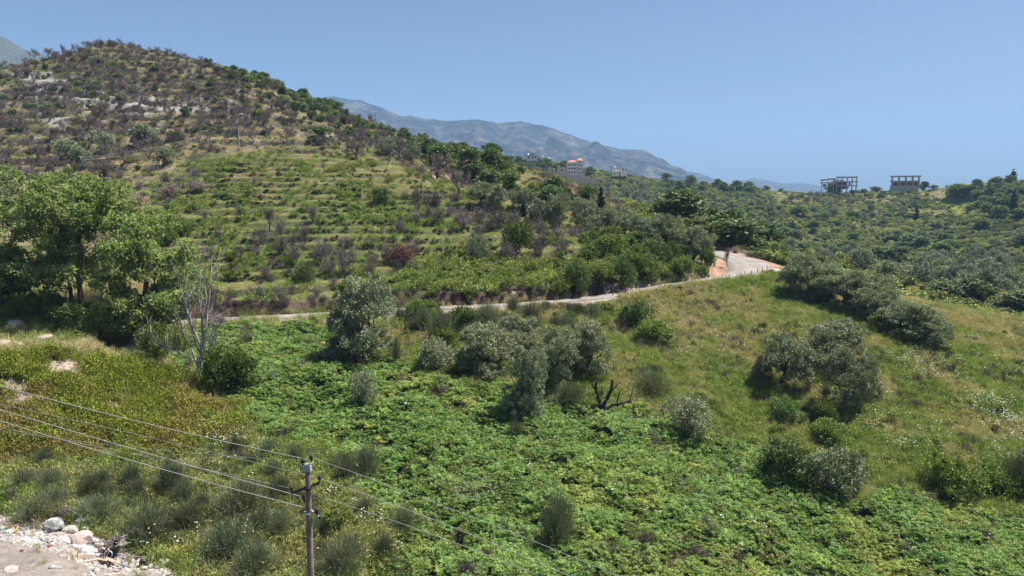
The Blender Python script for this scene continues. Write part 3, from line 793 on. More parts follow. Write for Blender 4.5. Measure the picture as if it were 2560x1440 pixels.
def round_bush(seed, n, ln, wd, lob=7, flat=0.8, crad=0.22, stems=10, up=0.3, spread=0.62, inner=0.2):
    """broad shrub leafy to the ground, about 2 m across"""
    rng = np.random.default_rng(seed)
    st, fo = MB(), MB()
    lobes = [(0,0,0.75,0.62,flat)]
    for i in range(lob):
        a = rng.uniform(0,6.28); rad = rng.uniform(0.25,spread)
        lobes.append((rad*math.cos(a), rad*math.sin(a), rng.uniform(0.35,1.15)-rad*0.35, rng.uniform(0.32,0.52), flat))
    for i in range(stems):
        l = lobes[i % len(lobes)]
        p, r = limb(rng, rng.normal(size=3)*np.array((0.1,0.1,0))+np.array((0,0,-0.15)), np.array(l[:3])+rng.normal(size=3)*0.2, 0.035, 0.01, 4, 0.2); st.tube(p, r, 4)
    leaf_cloud(fo, rng, lobes, n, ln, wd, crad=crad, lift=up, inner=inner)
    return st, fo
for s in range(4):
    st, fo = round_bush(200+s, 5200, 0.115, 0.055, lob=10, crad=0.16, spread=0.8, inner=0.12); template('bush', [MT['bark'], MT['bright_bush']], [st, fo], ['stem','foliage'])
for s in range(5):
    st, fo = round_bush(220+s, 800, 0.26, 0.14, crad=0.26, stems=4); template('maquis', [MT['bark'], MT['maquis']], [st, fo], ['stem','foliage'])
for s in range(3):
    st, fo = round_bush(230+s, 900, 0.25, 0.13, crad=0.26, stems=4); template('brightbush_far', [MT['bark'], MT['bright_bush']], [st, fo], ['stem','foliage'])
for s in range(3):
    st, fo = round_bush(240+s, 5000, 0.11, 0.045, lob=10, crad=0.17, spread=0.8, inner=0.12); template('greybush', [MT['bark'], MT['olive_near']], [st, fo], ['stem','foliage'])
for s in range(3):
    st, fo = round_bush(250+s, 5000, 0.12, 0.055, lob=10, crad=0.17, spread=0.8, inner=0.12); template('darkbush', [MT['bark'], MT['evergreen']], [st, fo], ['stem','foliage'])
st, fo = round_bush(260, 1500, 0.2, 0.12); template('pink_bush', [MT['bark'], MT['magenta']], [st, fo], ['stem','foliage'])
# taller evergreen trees (crown to near the ground)
def evergreen_tree(seed, n=2200):
    rng = np.random.default_rng(seed); tr, cr = MB(), MB()
    p, r = limb(rng, (0,0,-0.4), (rng.normal()*0.2, rng.normal()*0.2, 2.2), 0.2, 0.1, 5, 0.08); tr.tube(p, r, 6)
    lobes = []
    for i in range(9):
        a = rng.uniform(0,6.28); rad = rng.uniform(0.5,1.4); z = rng.uniform(0.7,3.9)
        lobes.append((rad*math.cos(a)*(1.15-z*0.15), rad*math.sin(a)*(1.15-z*0.15), z, rng.uniform(0.7,1.15), 0.9))
        q, r = limb(rng, p[3], lobes[-1][:3], 0.08, 0.02, 4); tr.tube(q, r, 4)
    lobes.append((0,0,3.9,1.0,1.0))
    leaf_cloud(cr, rng, lobes, int(n*1.5), 0.36, 0.19, clusters=230, crad=0.36, lift=0.2, inner=0.15)
    return tr, cr
for s in range(4):
    tr, cr = evergreen_tree(270+s); template('evergreen', [MT['bark'], MT['evergreen']], [tr, cr], ['trunk','crown'])
def cypress(seed):
    rng = np.random.default_rng(seed); tr, cr = MB(), MB()
    tr.tube([(0,0,-0.4),(0,0,3),(0,0,8.2)], [0.18,0.12,0.02], 6)
    lobes = []
    for z in np.linspace(0.7, 8.3, 16):
        rr_ = 0.95*(1-(z/9.0)**1.6)*min(1, z/1.4+0.35)
        for q in range(2): lobes.append((rng.normal()*0.3*rr_, rng.normal()*0.3*rr_, z, max(rr_*0.8, 0.16), 1.25))
    leaf_cloud(cr, rng, lobes, 2600, 0.42, 0.2, clusters=240, crad=0.24, lift=1.4, inner=0.1)
    return tr, cr
for s in range(2):
    tr, cr = cypress(290+s); template('cypress', [MT['bark'], MT['cypress']], [tr, cr], ['trunk','crown'])

# poplars
def poplar(seed, H, Wd, n, base=0.16):
    rng = np.random.default_rng(seed); tr, cr = MB(), MB()
    tips = []
    lobes = []
    stems = [(0,0,1.0),(0.5,0.3,0.75),(-0.35,0.2,0.7)]
    for (sx, sy, f) in stems:
        top = np.array((sx*2.2+rng.normal()*0.4, sy*2.2+rng.normal()*0.4, H*0.93*f))
        p, r = limb(rng, (sx*0.6, sy*0.6, -0.5), top, 0.28*f, 0.03, 9, 0.05); tr.tube(p, r, 7)
        for k in range(18):
            t = rng.uniform(0.22, 0.97); q = p[0]+(p[-1]-p[0])*t; i = int(t*8); q = p[i]+(p[min(i+1,8)]-p[i])*(t*8-i)
            a = rng.uniform(0,6.28)
            prof = math.sin(min(1,(t*f+0.04)*1.0)*math.pi)**0.6
            L = Wd*0.5*prof*rng.uniform(0.55,1.0)
            e = q+np.array((math.cos(a)*L, math.sin(a)*L, L*rng.uniform(0.25,0.7)))
            b, rb = limb(rng, q, e, 0.09*(1.1-t), 0.02, 5, 0.12); tr.tube(b, rb, 4)
            lobes.append((*e, rng.uniform(0.75,1.35)*Wd/11, 0.85)); lobes.append((*(q*0.45+e*0.55), rng.uniform(0.7,1.1)*Wd/11, 0.85))
    lobes.append((0,0,H*0.93,0.9*Wd/11,1.1))
    for k in range(16):                                  # leafy down towards the ground
        a = rng.uniform(0,6.28); rad = rng.uniform(0.2,0.42)*Wd
        lobes.append((rad*math.cos(a), rad*math.sin(a), rng.uniform(0.13,0.4)*H, rng.uniform(0.8,1.2)*Wd/11, 0.9))
    lobes = [l for l in lobes if l[2] > H*base]
    leaf_cloud(cr, rng, lobes, n, 0.28, 0.21, clusters=n//26, crad=0.40, lift=0.0, inner=0.2)
    return tr, cr
tr, cr = poplar(301, 13.8, 12.2, 36000, 0.13); template('poplar_big', [MT['bark'], MT['poplar']], [tr, cr], ['trunk','crown'])
tr, cr = poplar(302, 11.8, 8.6, 24000, 0.10); template('poplar_mid', [MT['bark'], MT['poplar']], [tr, cr], ['trunk','crown'])
tr, cr = poplar(303, 9.0, 7.0, 15000, 0.1); template('poplar_small', [MT['bark'], MT['poplar']], [tr, cr], ['trunk','crown'])

# bare branching trees
def branching(mb, rng, p, d, L, r, lev, maxlev, nchild, curve, up, sides=(6,4,3,3,3), spread=0.75):
    n = 5 if lev < 2 else 4
    pts = [np.array(p, float)]; dd = unit(np.array(d, float))
    for i in range(n-1):
        dd = unit(dd + rng.normal(size=3)*curve + np.array((0,0,up)))
        pts.append(pts[-1]+dd*L/(n-1))
    pts = np.array(pts)
    mb.tube(pts, np.linspace(r, r*0.45 if lev < maxlev else r*0.2, n), sides[min(lev,4)], tint=rng.random())
    if lev == maxlev: return
    for c in range(nchild[lev]):
        t = rng.uniform(0.35,1.0) if c else 1.0
        q = pts[0]+(pts[-1]-pts[0])*t; i = min(int(t*(n-1)), n-2); q = pts[i]+(pts[i+1]-pts[i])*(t*(n-1)-i)
        dn = unit(unit(pts[i+1]-pts[i]) + unit(rng.normal(size=3))*spread*(0.5 if c == 0 else 1.0))
        branching(mb, rng, q, dn, L*rng.uniform(0.55,0.8), r*0.55, lev+1, maxlev, nchild, curve, up, sides, spread)
def bare_tree(seed, r=0.16):
    rng = np.random.default_rng(seed); tr, cr = MB(), MB()
    p, rd_ = limb(rng, (0,0,-0.3), (rng.normal()*0.25, rng.normal()*0.25, 1.0), r, r*0.75, 4, 0.1); tr.tube(p, rd_, 6, tint=0.1)
    nb = rng.integers(4,6); a0 = rng.uniform(0,6.28)
    for i in range(nb):
        a = a0+i*6.28/nb
        branching(cr, rng, p[-1], (math.cos(a)*0.8, math.sin(a)*0.8, 0.8), 1.5, r*0.62, 1, 4, (0,4,4,4), 0.22, 0.07)
    # a few withered leaves still hang on
    v = cr.verts(); k = rng.integers(0, len(v), 1000)
    cr.leaves(v[k]+rng.normal(size=(1000,3))*0.08, rsphere(rng,1000), rsphere(rng,1000), 0.22, 0.10, rng.random(1000)*0.7)
    return tr, cr
for s in range(5):
    tr, cr = bare_tree(400+s); template('bare_tree', [MT['char'], MT['burnt']], [tr, cr], ['trunk','branches'])
def twig_shrub(seed, stems=46, leaves_=500):
    """burnt shrub: many upright twiggy stems, about 2 m across and 1.6 m high"""
    rng = np.random.default_rng(seed); mb = MB()
    for i in range(stems):
        a = rng.uniform(0,6.28); rad = abs(rng.normal())*0.34
        b = np.array((rad*math.cos(a), rad*math.sin(a), -0.1))
        d = unit(np.array((b[0]*0.9+rng.normal()*0.18, b[1]*0.9+rng.normal()*0.18, 1.0)))
        branching(mb, rng, b, d, rng.uniform(0.65,1.15), 0.022, 2, 4, (0,0,3,3), 0.16, 0.1, spread=0.6)
    v = mb.verts(); k = rng.integers(0, len(v), leaves_)
    mb.leaves(v[k]+rng.normal(size=(leaves_,3))*0.05, rsphere(rng,leaves_), rsphere(rng,leaves_), 0.13, 0.06, rng.random(leaves_))
    return mb
for s in range(5):
    mb = twig_shrub(420+s); template('burnt_shrub', [MT['burnt']], [mb], ['twigs'])
mb = twig_shrub(431, 50, 3800); template('red_shrub', [MT['redleaf']], [mb], ['twigs'])
mb = twig_shrub(432, 44, 3000); template('pale_shrub', [MT['paleleaf']], [mb], ['twigs'])
def broom(seed, n=760, flowers=False):
    """broom: a sheaf of thin rush-like stems fanning from the base"""
    rng = np.random.default_rng(seed); mb = MB()
    a = rng.uniform(0,6.28,n); rad = np.abs(rng.normal(size=n))*0.36
    b = np.stack([rad*np.cos(a), rad*np.sin(a), np.full(n,-0.08)],1)
    d = unit(np.stack([b[:,0]*1.1+rng.normal(size=n)*0.24, b[:,1]*1.1+rng.normal(size=n)*0.24, np.ones(n)],1))
    L = rng.uniform(0.55,1.6,n)
    m1 = b+d*L[:,None]*0.5; d2 = unit(d+rng.normal(size=(n,3))*0.30+np.array((rng.normal()*0.2,rng.normal()*0.2,-0.1))); e = m1+d2*L[:,None]*0.5
    t = rng.random(n)
    nr = unit(rng.normal(size=(n,3)))
    mb.leaves((b+m1)/2, m1-b, nr, np.linalg.norm(m1-b,axis=1)*1.1, 0.020, t*0.7)
    mb.leaves((m1+e)/2, e-m1, nr, np.linalg.norm(e-m1,axis=1)*1.1, 0.017, t*0.7+0.3)
    for q in range(3):
        o = m1+(e-m1)*rng.uniform(-0.4,0.7,n)[:,None]; dq = unit(d2+rng.normal(size=(n,3))*0.35)
        mb.leaves(o+dq*0.18, dq, nr, 0.34, 0.016, t*0.6+0.3)
    k = rng.integers(0, n, 1500); f = rng.uniform(-0.2, 1.0, 1500)[:,None]
    mb.leaves(m1[k]+(e[k]-m1[k])*f+rng.normal(size=(1500,3))*0.05, unit(d2[k]+rng.normal(size=(1500,3))*0.8), rsphere(rng,1500), 0.10, 0.028, rng.random(1500)*0.8+0.1)
    return mb
for s in range(4):
    mb = broom(450+s); template('broom', [MT['broom']], [mb], ['stems'])

# ---- ground cover clumps (sources for the scattered stuff)
def bracken_clump(seed, fronds=12, pairs=13):
    rng = np.random.default_rng(seed); mb = MB()
    for k in range(fronds):
        a = k*2.4+rng.normal()*0.3; out = rng.uniform(0.25,0.9); L = rng.uniform(0.7,1.3)
        h = np.array((math.cos(a), math.sin(a), 0)); sd_ = np.array((-h[1], h[0], 0))
        t = np.linspace(0,1,pairs+3)
        px_ = h[None,:]*(out*L*(t**1.3))[:,None]; pz = L*(0.95*np.sin(t*2.05)*0.78)
        pts = px_+np.stack([0*t,0*t,pz],1)
        mb.tube(pts[::3], np.linspace(0.012,0.004,len(pts[::3])), 3, cap=False, tint=0.5)
        i = np.arange(2, pairs+3)
        tn = unit(np.gradient(pts, axis=0)[i])
        s = (t[i]-t[2])/(1-t[2]); ln = (0.30*(1-s)**0.8*np.minimum(1, 0.55+s*3)+0.05)*L
        for sg in (-1,1):
            ax = unit(sd_[None,:]*sg*0.9+tn*0.45+np.array((0,0,-0.12))+rng.normal(size=(len(i),3))*0.12)
            nr = unit(np.cross(ax, tn)*sg)
            mb.leaves(pts[i]+ax*ln[:,None]*0.5, ax, nr+rng.normal(size=(len(i),3))*0.45, ln, ln*0.26+0.015, np.clip(rng.random()*0.5+rng.random(len(i))*0.5,0,1))
    return mb
def grass_tuft(seed, n=34, h=0.55, spread=0.22, wide=0.026, heads=0):
    rng = np.random.default_rng(seed); mb = MB()
    a = rng.uniform(0,6.28,n); rad = np.sqrt(rng.random(n))*spread
    b = np.stack([rad*np.cos(a), rad*np.sin(a), np.full(n,-0.05)],1)
    d = unit(np.stack([rng.normal(size=n)*0.28, rng.normal(size=n)*0.28, np.ones(n)],1)); L = h*rng.uniform(0.6,1.25,n)
    m1 = b+d*L[:,None]*0.55; d2 = unit(d+rng.normal(size=(n,3))*0.4-np.array((0,0,0.25))); nr = unit(rng.normal(size=(n,3)))
    t = rng.random(n)
    mb.leaves((b+m1)/2, d, nr, L*0.62, wide, t); mb.leaves(m1+d2*L[:,None]*0.22, d2, nr, L*0.5, wide*0.8, t)
    return mb
def forb_clump(seed, n=160, ln=0.12, wd=0.06, h=0.45):
    rng = np.random.default_rng(seed); mb = MB()
    lobes = [(rng.normal()*0.2, rng.normal()*0.2, rng.uniform(0.12,h), rng.uniform(0.12,0.24), 0.8) for _ in range(6)]
    leaf_cloud(mb, rng, lobes, n, ln, wd, clusters=24, crad=0.11, lift=0.4, inner=0.2)
    return mb
def heath_clump(seed, n=420):
    rng = np.random.default_rng(seed); mb = MB()
    for i in range(34):
        a = rng.uniform(0,6.28); rad = abs(rng.normal())*0.26
        b = np.array((rad*math.cos(a), rad*math.sin(a), 0)); d = unit(np.array((b[0]*0.8+rng.normal()*0.2, b[1]*0.8+rng.normal()*0.2, 1)))
        L = rng.uniform(0.35,0.8); m = n//34
        t = rng.uniform(0.25,1.0,m)
        p = b+d*(t*L)[:,None]+rng.normal(size=(m,3))*0.035
        mb.leaves(p, unit(d+rng.normal(size=(m,3))*0.6), rsphere(rng,m), 0.115, 0.045, np.clip(t*0.6+rng.random(m)*0.4,0,1))
    return mb
def umbel(seed, heads=3):
    rng = np.random.default_rng(seed); mb = MB()
    for k in range(heads):
        b = np.array((rng.normal()*0.12, rng.normal()*0.12, 0)); h = rng.uniform(0.65,1.05)
        top = b+np.array((rng.normal()*0.12, rng.normal()*0.12, h))
        r = rng.uniform(0.032,0.062); s = 7; an = np.arange(s)/s*6.283
        ring = top+np.stack([np.cos(an)*r, np.sin(an)*r, np.zeros(s)],1)
        v = np.concatenate([ring, [top+np.array((0,0,r*0.35))], [top-np.array((0,0,r*0.9))]])
        j = np.arange(s); mb.add(v, np.stack([j,(j+1)%s,np.full(s,s)],1), rng.random(s)); mb.add(v, np.stack([(j+1)%s,j,np.full(s,s+1)],1), rng.random(s))
    return mb

SRC = bpy.data.collections.new('plant_sources')          # never linked to the scene: only feeds the scattered ground cover
def sources(name, mbs_mats):
    c = bpy.data.collections.new(name)
    for i, (mb, m) in enumerate(mbs_mats):
        me = mb if isinstance(mb, bpy.types.Mesh) else mb.mesh(name+'_clump', m)
        o = bpy.data.objects.new('%s_clump_%s' % (name, 'abcdefghijkl'[i]), me); c.objects.link(o)
    return c
def gn_scatter(name, label, coll, pos, rot, scl, idx, dry, cat=None):
    me = bpy.data.meshes.new(name); nP = len(pos)
    me.vertices.add(nP); me.vertices.foreach_set('co', np.asarray(pos, np.float32).ravel())
    for an, ty, data, key in (('rot','FLOAT_VECTOR',rot,'vector'),('scl','FLOAT_VECTOR',scl,'vector'),('idx','INT',idx,'value'),('dry','FLOAT',dry,'value')):
        a = me.attributes.new(an, ty, 'POINT')
        a.data.foreach_set(key, np.asarray(data, np.int32 if ty == 'INT' else np.float32).ravel())
    me.update()
    g = bpy.data.node_groups.new(name+'_scatter', 'GeometryNodeTree')
    g.interface.new_socket('Geometry', in_out='INPUT', socket_type='NodeSocketGeometry')
    g.interface.new_socket('Geometry', in_out='OUTPUT', socket_type='NodeSocketGeometry')
    gi = g.nodes.new('NodeGroupInput'); go = g.nodes.new('NodeGroupOutput')
    iop = g.nodes.new('GeometryNodeInstanceOnPoints')
    ci = g.nodes.new('GeometryNodeCollectionInfo'); ci.inputs['Collection'].default_value = coll
    ci.inputs['Separate Children'].default_value = True; ci.inputs['Reset Children'].default_value = True
    def na(attr, ty):
        q = g.nodes.new('GeometryNodeInputNamedAttribute'); q.data_type = ty; q.inputs['Name'].default_value = attr
        return q.outputs['Attribute']
    L = g.links.new
    L(gi.outputs[0], iop.inputs['Points']); L(ci.outputs[0], iop.inputs['Instance'])
    iop.inputs['Pick Instance'].default_value = True
    L(na('idx','INT'), iop.inputs['Instance Index']); L(na('scl','FLOAT_VECTOR'), iop.inputs['Scale'])
    e2r = g.nodes.new('FunctionNodeEulerToRotation'); L(na('rot','FLOAT_VECTOR'), e2r.inputs[0]); L(e2r.outputs[0], iop.inputs['Rotation'])
    L(iop.outputs[0], go.inputs[0])
    o = link(name, me); md = o.modifiers.new('scatter', 'NODES'); md.node_group = g
    tag(o, label, kind='stuff')
    return o
def scatter(name, label, coll, nsrc, x, y, size, dry=0.0, sink=0.0, zs=(0.85,1.2), tilt=0.12, z=None):
    n = len(x)
    if n == 0: return
    if z is None: z = hfun(x, y)
    pos = np.stack([x, y, z-sink], 1)
    rot = np.stack([R.normal(size=n)*tilt, R.normal(size=n)*tilt, R.uniform(0,6.283,n)], 1)
    size = np.broadcast_to(size, n)
    scl = np.stack([size, size, size*R.uniform(zs[0], zs[1], n)], 1)
    return gn_scatter(name, label, coll, pos, rot, scl, R.integers(0, nsrc, n), np.clip(np.broadcast_to(dry, n), 0, 1))
def fan(n, r0, r1, half=46):
    """random ground points in a sector of the land in front, even in area"""
    r = np.sqrt(R.uniform(r0*r0, r1*r1, n)); t = np.radians(R.uniform(-half, half, n))
    return r*np.sin(t), r*np.cos(t)

# ---------------------------------------------------------------- individual plants
PLACED = []          # x, y, radius: keeps random plants off the hand placed ones
LANDMARKS = [('the hill summit',285,100),('the pale scree',300,255),('the grassy knoll crest',700,385),('the lone leaning pole on the knoll',598,360),('the short pole on the knoll',740,378),
 ('the large poplar',210,640),('the pale dead tree',505,800),('the dense olive under the road',905,810),('the road bend',1870,665),('the flat-topped concrete frame',2262,455),('the stepped concrete frame',2100,460),
 ('the red-roofed apartment block',1440,420),('the white villa',1550,428),('the tan retaining wall',1460,448),('the reddish scorched bush',1005,635),('the round dark bush on the terraces',950,490),
 ('the crossarm pole on the spur',1172,385),('the tall cypress on the far slope',2532,505),('the dry grass crest',2440,450),('the olive row behind the meadow',2130,720),('the charred stump',1525,1000),
 ('the twin olives',1440,880),('the road cutting',1700,690),('the mountain shoulder',40,130),('the sloping burnt hillside',470,300),('the upper terraces of the hill',600,250),('the fern patch',160,480),
 ('the pinkish bare tree',1150,455),('the spur olives',1400,535),('the green bush on the terrace edge',1290,600),('the lone olive in the far valley',2415,660),('the valley floor',2200,660),('the far orange track',1740,538),
 ('the mixed thicket on the spur',1300,460),('the skyline trees of the hill',800,255),('the end of the spur',1740,610),('the bright grass slope',2480,700),('the concrete power pole',775,1290),('the pink withered bush',420,485)]
LM = np.array([(a,b) for _, a, b in LANDMARKS], float)
SEEN = set()
def landmark_label(desc, px, py, extra=()):
    """a label that ties the plant to the nearest things one can find in the picture"""
    d = np.hypot(LM[:,0]-px, (LM[:,1]-py)*1.6)
    o = np.argsort(d)
    cands = []
    for i in o[:4]:
        nm, lx, ly = LANDMARKS[i]
        if d[i] < 26: rel = 'close by'
        elif py-ly > abs(px-lx)*0.5: rel = 'downhill of' if d[i] < 120 else 'well below'
        elif ly-py > abs(px-lx)*0.5: rel = 'uphill of' if d[i] < 120 else 'far above'
        else: rel = 'level with' if d[i] < 120 else 'some way along from'
        cands.append('%s %s %s' % (desc, rel, nm))
    for a in range(8):
        for b in range(a+1, 9):
            cands.append('%s between %s and %s' % (desc, LANDMARKS[o[a]][0], LANDMARKS[o[b]][0]))
    for c in cands:
        if c not in SEEN and len(c.split()) <= 16: SEEN.add(c); return c
    return cands[0]
GROUPS = {}
def put(name, cat, key, x, y, z, w, h, label, group, parts=True, rot=None, var=None, tilt=0.0):
    """stand a plant of the given width and height on the ground"""
    tl = TPL[key]; t = tl[R.integers(len(tl)) if var is None else var % len(tl)]
    rot = R.uniform(0, 6.283) if rot is None else rot
    s = (w/t['w'], w/t['w'], h/t['h'])
    PLACED.append((x, y, w*0.35))
    if parts and len(t['parts']) > 1:
        o = empty(name, (x,y,z), rot, s)
        if tilt: o.rotation_euler[0] = tilt
        for nm, me in t['parts']: link(nm, me, o)
    else:
        if 'one' not in t: t['one'] = t['parts'][0][1] if len(t['parts']) == 1 else single(key, t['mbs'], t['mats'])
        o = link(name, t['one']); o.location = (x,y,z); o.rotation_euler = (tilt,0,rot); o.scale = s
    return tag(o, label, cat, group)
def hand(name, cat, key, bx, by, wpx, hpx, label, group=None, dmin=24.0, var=None, rot=None, D=None, sink=0.0):
    """a plant whose foot is seen at (bx, by) and that spans wpx by hpx pixels of the photograph"""
    x, y, z = at1(bx, by, dmin, D)
    m = math.hypot(y, CAM_Z-z)/F_PX*1.0
    return put(name, cat, key, x, y, z-sink, wpx*m, hpx*m, label, group, var=var, rot=rot)

NEARO = 'olive trees in the field below the road'
ROWO = 'olive trees in a row along the meadow edge'
hand('olive_tree','tree','olive_tall',905,920,182,222,'tall dense dark olive tree just below the narrow road', NEARO, var=0)
hand('olive_tree','tree','olive',850,905,90,140,'narrower olive pressed against the shaded side of the tall dense olive', NEARO, var=3)
hand('olive_tree','tree','olive',1215,950,172,135,'broad olive with a leaning trunk above the bracken', NEARO, var=1)
hand('olive_tree','tree','olive',1290,890,105,105,'pale grey olive standing behind the broad leaning one', NEARO, var=2)
hand('olive_tree','tree','olive',1405,962,140,138,'dark trunked olive of the twin pair beside the slender one', NEARO, var=4)
hand('olive_tree','tree','olive',1478,945,135,140,'wider crowned olive of the twin pair by the meadow', NEARO, var=1)
hand('olive_tree','tree','olive_tall',1318,1055,118,182,'slender ragged olive standing deep in the bracken', NEARO, var=3)
hand('olive_tree','tree','olive',1955,962,155,125,'round spreading olive in the meadow by the fence posts', NEARO, var=0)
hand('olive_tree','tree','olive',2085,925,165,125,'large greyish olive behind the other meadow olives', NEARO, var=2)
hand('olive_tree','tree','olive',2110,1022,140,150,'silvery olive nearest the meadow flowers with dark trunk', NEARO, var=4)
hand('olive_tree','tree','olive',2165,1000,80,90,'small pale olive leaning out from the silvery meadow olive', NEARO, var=1)
for i, (bx,by,w,h,l) in enumerate([(1992,744,128,108,'first bushy olive of the row beside the road bend'),(2022,754,132,104,'second olive of the row packed close behind the first'),(2078,765,130,98,'dark olive in the middle of the row above the meadow'),
    (2138,782,165,104,'spreading olive of the row with two crossing trunks'),(2215,808,110,82,'small dark olive below the spreading one of the row'),(2288,852,140,96,'olive leaning downhill on the grassy edge near the row end'),(2340,870,96,70,'last low olive of the row at its downhill end')]):
    hand('olive_tree','tree','olive',bx,by,w,h,l,ROWO,var=i+1)
for i, (bx,by,w,h,l) in enumerate([(2050,764,112,80,'low olive filling the row between the second and the middle one'),(2106,776,112,84,'olive of the row pressed against the spreading one'),(2180,802,112,78,'greyish olive of the row just below the spreading one'),(2252,832,112,78,'olive of the row just above the leaning one')]):
    hand('olive_tree','tree','olive',bx,by,w,h,l,ROWO,var=i+2)
# shrubs standing alone in the field
SH = 'lone shrubs in the field'
for (nm,key,bx,by,w,h,l) in [
 ('shrub','greybush',1085,922,105,76,'rounded grey green shrub beside the broad leaning olive'),
 ('shrub','greybush',908,1018,78,92,'small dark grey shrub alone in the bracken'),
 ('shrub','bush',580,985,125,118,'bright green leafy shrub beside the foot of the pale dead tree'),
 ('shrub','greybush',1722,1085,130,95,'grey green shrub at the edge where bracken meets the meadow'),
 ('shrub','broom',1628,988,100,62,'low rounded shrub uphill of the charred stump'),
 ('shrub','broom',1392,1372,92,138,'dark upright bush alone in the lower bracken'),
 ('shrub','bush',2372,1240,110,95,'yellow green bush at the lower end of the fence line'),
 ('shrub','bush',2060,1068,70,66,'pale topped leafy bush beside the fence posts'),
 ('shrub','darkbush',1962,1060,96,62,'dark bush among yellow grass beside the fence'),
 ('shrub','greybush',2085,1238,150,112,'grey half dead shrub with bare twigs by the bracken edge'),
 ('shrub','darkbush',1968,1192,140,84,'dark shaded shrub behind the grey half dead one'),
 ('shrub','bush',2065,1112,90,60,'low bush just downhill of the pale topped one'),
 ('shrub','bush',2205,835,75,45,'bright green bush in the grass below the olive row'),
 ('shrub','bush',270,860,135,96,'dark leafy shrub at the foot of the poplars'),
 ('shrub','bush',125,800,110,62,'leafy shrub between the boulder and the poplars'),
 ('shrub','darkbush',195,806,120,52,'dark undergrowth bush right under the large poplar'),
 ('shrub','bush',55,800,100,56,'green bush under the edge poplar beside the boulder'),
 ('shrub','darkbush',325,850,90,70,'dark bush filling the gap between the two bigger poplars'),
 ('shrub','bush',445,890,80,76,'leafy bush beside the track just before the pale dead tree'),
 ('shrub','bush',390,905,90,95,'leafy shrub under the nearer poplar by the track'),
 ('shrub','bush',1165,838,72,72,'yellow green bush among the dark brooms under the road'),
 ('shrub','bush',1075,790,50,40,'small green bush near the brooms under the road'),
 ('shrub','bush',1040,800,56,52,'small leafy bush beside the tall dense olive'),
 ('shrub','bush',1110,870,70,50,'low yellow green bush behind the rounded grey shrub'),
 ('shrub','broom',2550,1240,110,110,'grey twiggy bush at the meadow margin beside the bracken'),
 ('shrub','bush',2470,1235,120,70,'pale green bush beside the grey twiggy one'),
 ('shrub','broom',1425,1012,90,56,'feathery grey green bush between the slender olive and the charred stump'),
 ('shrub','bush',1650,860,110,60,'low green thicket by the upper fence posts'),
 ('shrub','darkbush',1590,820,110,66,'dark green thicket uphill of the twin olives'),
 ('shrub','bush',850,1325,90,60,'soft green bush just behind the concrete power pole'),
 ]:
    hand(nm,'shrub',key,bx,by,w,h,l,SH)
BR = 'broom bushes below the road'
for (bx,by,w,h,l) in [(1062,835,44,74,'thin upright broom next to the tall dense olive'),(1103,855,68,84,'feathery broom beside the thin upright one'),(1218,818,76,62,'round dark broom right under the road edge'),(1328,806,60,52,'round broom alone under the road edge'),(1172,860,52,50,'low broom under the yellow green bush'),
   (1415,822,56,40,'small broom behind the twin olives'),(992,912,24,76,'thin dark cypress-like broom by the tall dense olive'),(1200,850,60,50,'grey broom behind the broad leaning olive'),(1480,800,52,40,'small broom in the bank under the brush heap')]:
    hand('broom_bush','shrub','broom',bx,by,w,h,l,BR)
FB = 'broom bushes in the weedy corner'
for (bx,by,w,h,l) in [(330,1225,60,70,'dark feathery broom below the heath mound'),(425,1235,80,80,'tall grey broom in the weedy corner'),(460,1260,60,60,'broom leaning beside the tall grey one'),(610,1290,130,90,'wide blue green broom in front of the wires'),(225,1260,70,80,'broom behind the boulders'),
  (700,1345,70,70,'narrow dark broom close to the concrete power pole'),(570,1395,150,90,'wide spreading broom with yellow flowers at its foot'),(470,1330,110,80,'mid sized broom uphill of the uprooted stump'),(370,1355,120,95,'bright green broom beside the uprooted stump'),(590,1140,48,56,'small dark broom among the white flowers'),
  (915,1195,80,80,'dark broom at the bracken edge near the pole'),(870,1210,60,75,'slim broom between the pole and the bracken'),(640,1440,120,80,'broom at the very bottom of the field'),(1010,1330,80,60,'low broom under the descending wires'),(850,1440,110,90,'broom spreading behind the pole foot'),(960,1395,60,60,'thin broom below the low one under the wires'),(90,1300,130,60,'dark green broom behind the rubble edge'),(240,1300,110,60,'round green broom behind the two pale boulders'),(1290,1100,40,50,'small dark broom in the bracken below the slender olive')]:
    hand('broom_bush','shrub','broom',bx,by,w,h,l,FB)
# poplars
def hand_multi(key, nm, bx, by, wpx, hpx, label, group, D):
    x, y, z = at1(bx, by, 24, D); m = math.hypot(y, CAM_Z-z)/F_PX
    put(nm,'tree',key,x,y,z,wpx*m,hpx*m,label,group)
PO = 'poplars beside the road'
hand_multi('poplar_big','poplar_tree',200,800,306,336,'large round poplar with dark trunks', PO, 80)
hand_multi('poplar_mid','poplar_tree',372,905,238,325,'nearer poplar overhanging the track and the bare heath slope', PO, 70)
hand_multi('poplar_small','poplar_tree',10,800,150,218,'poplar cut off by the picture edge next to the large one', PO, 78)
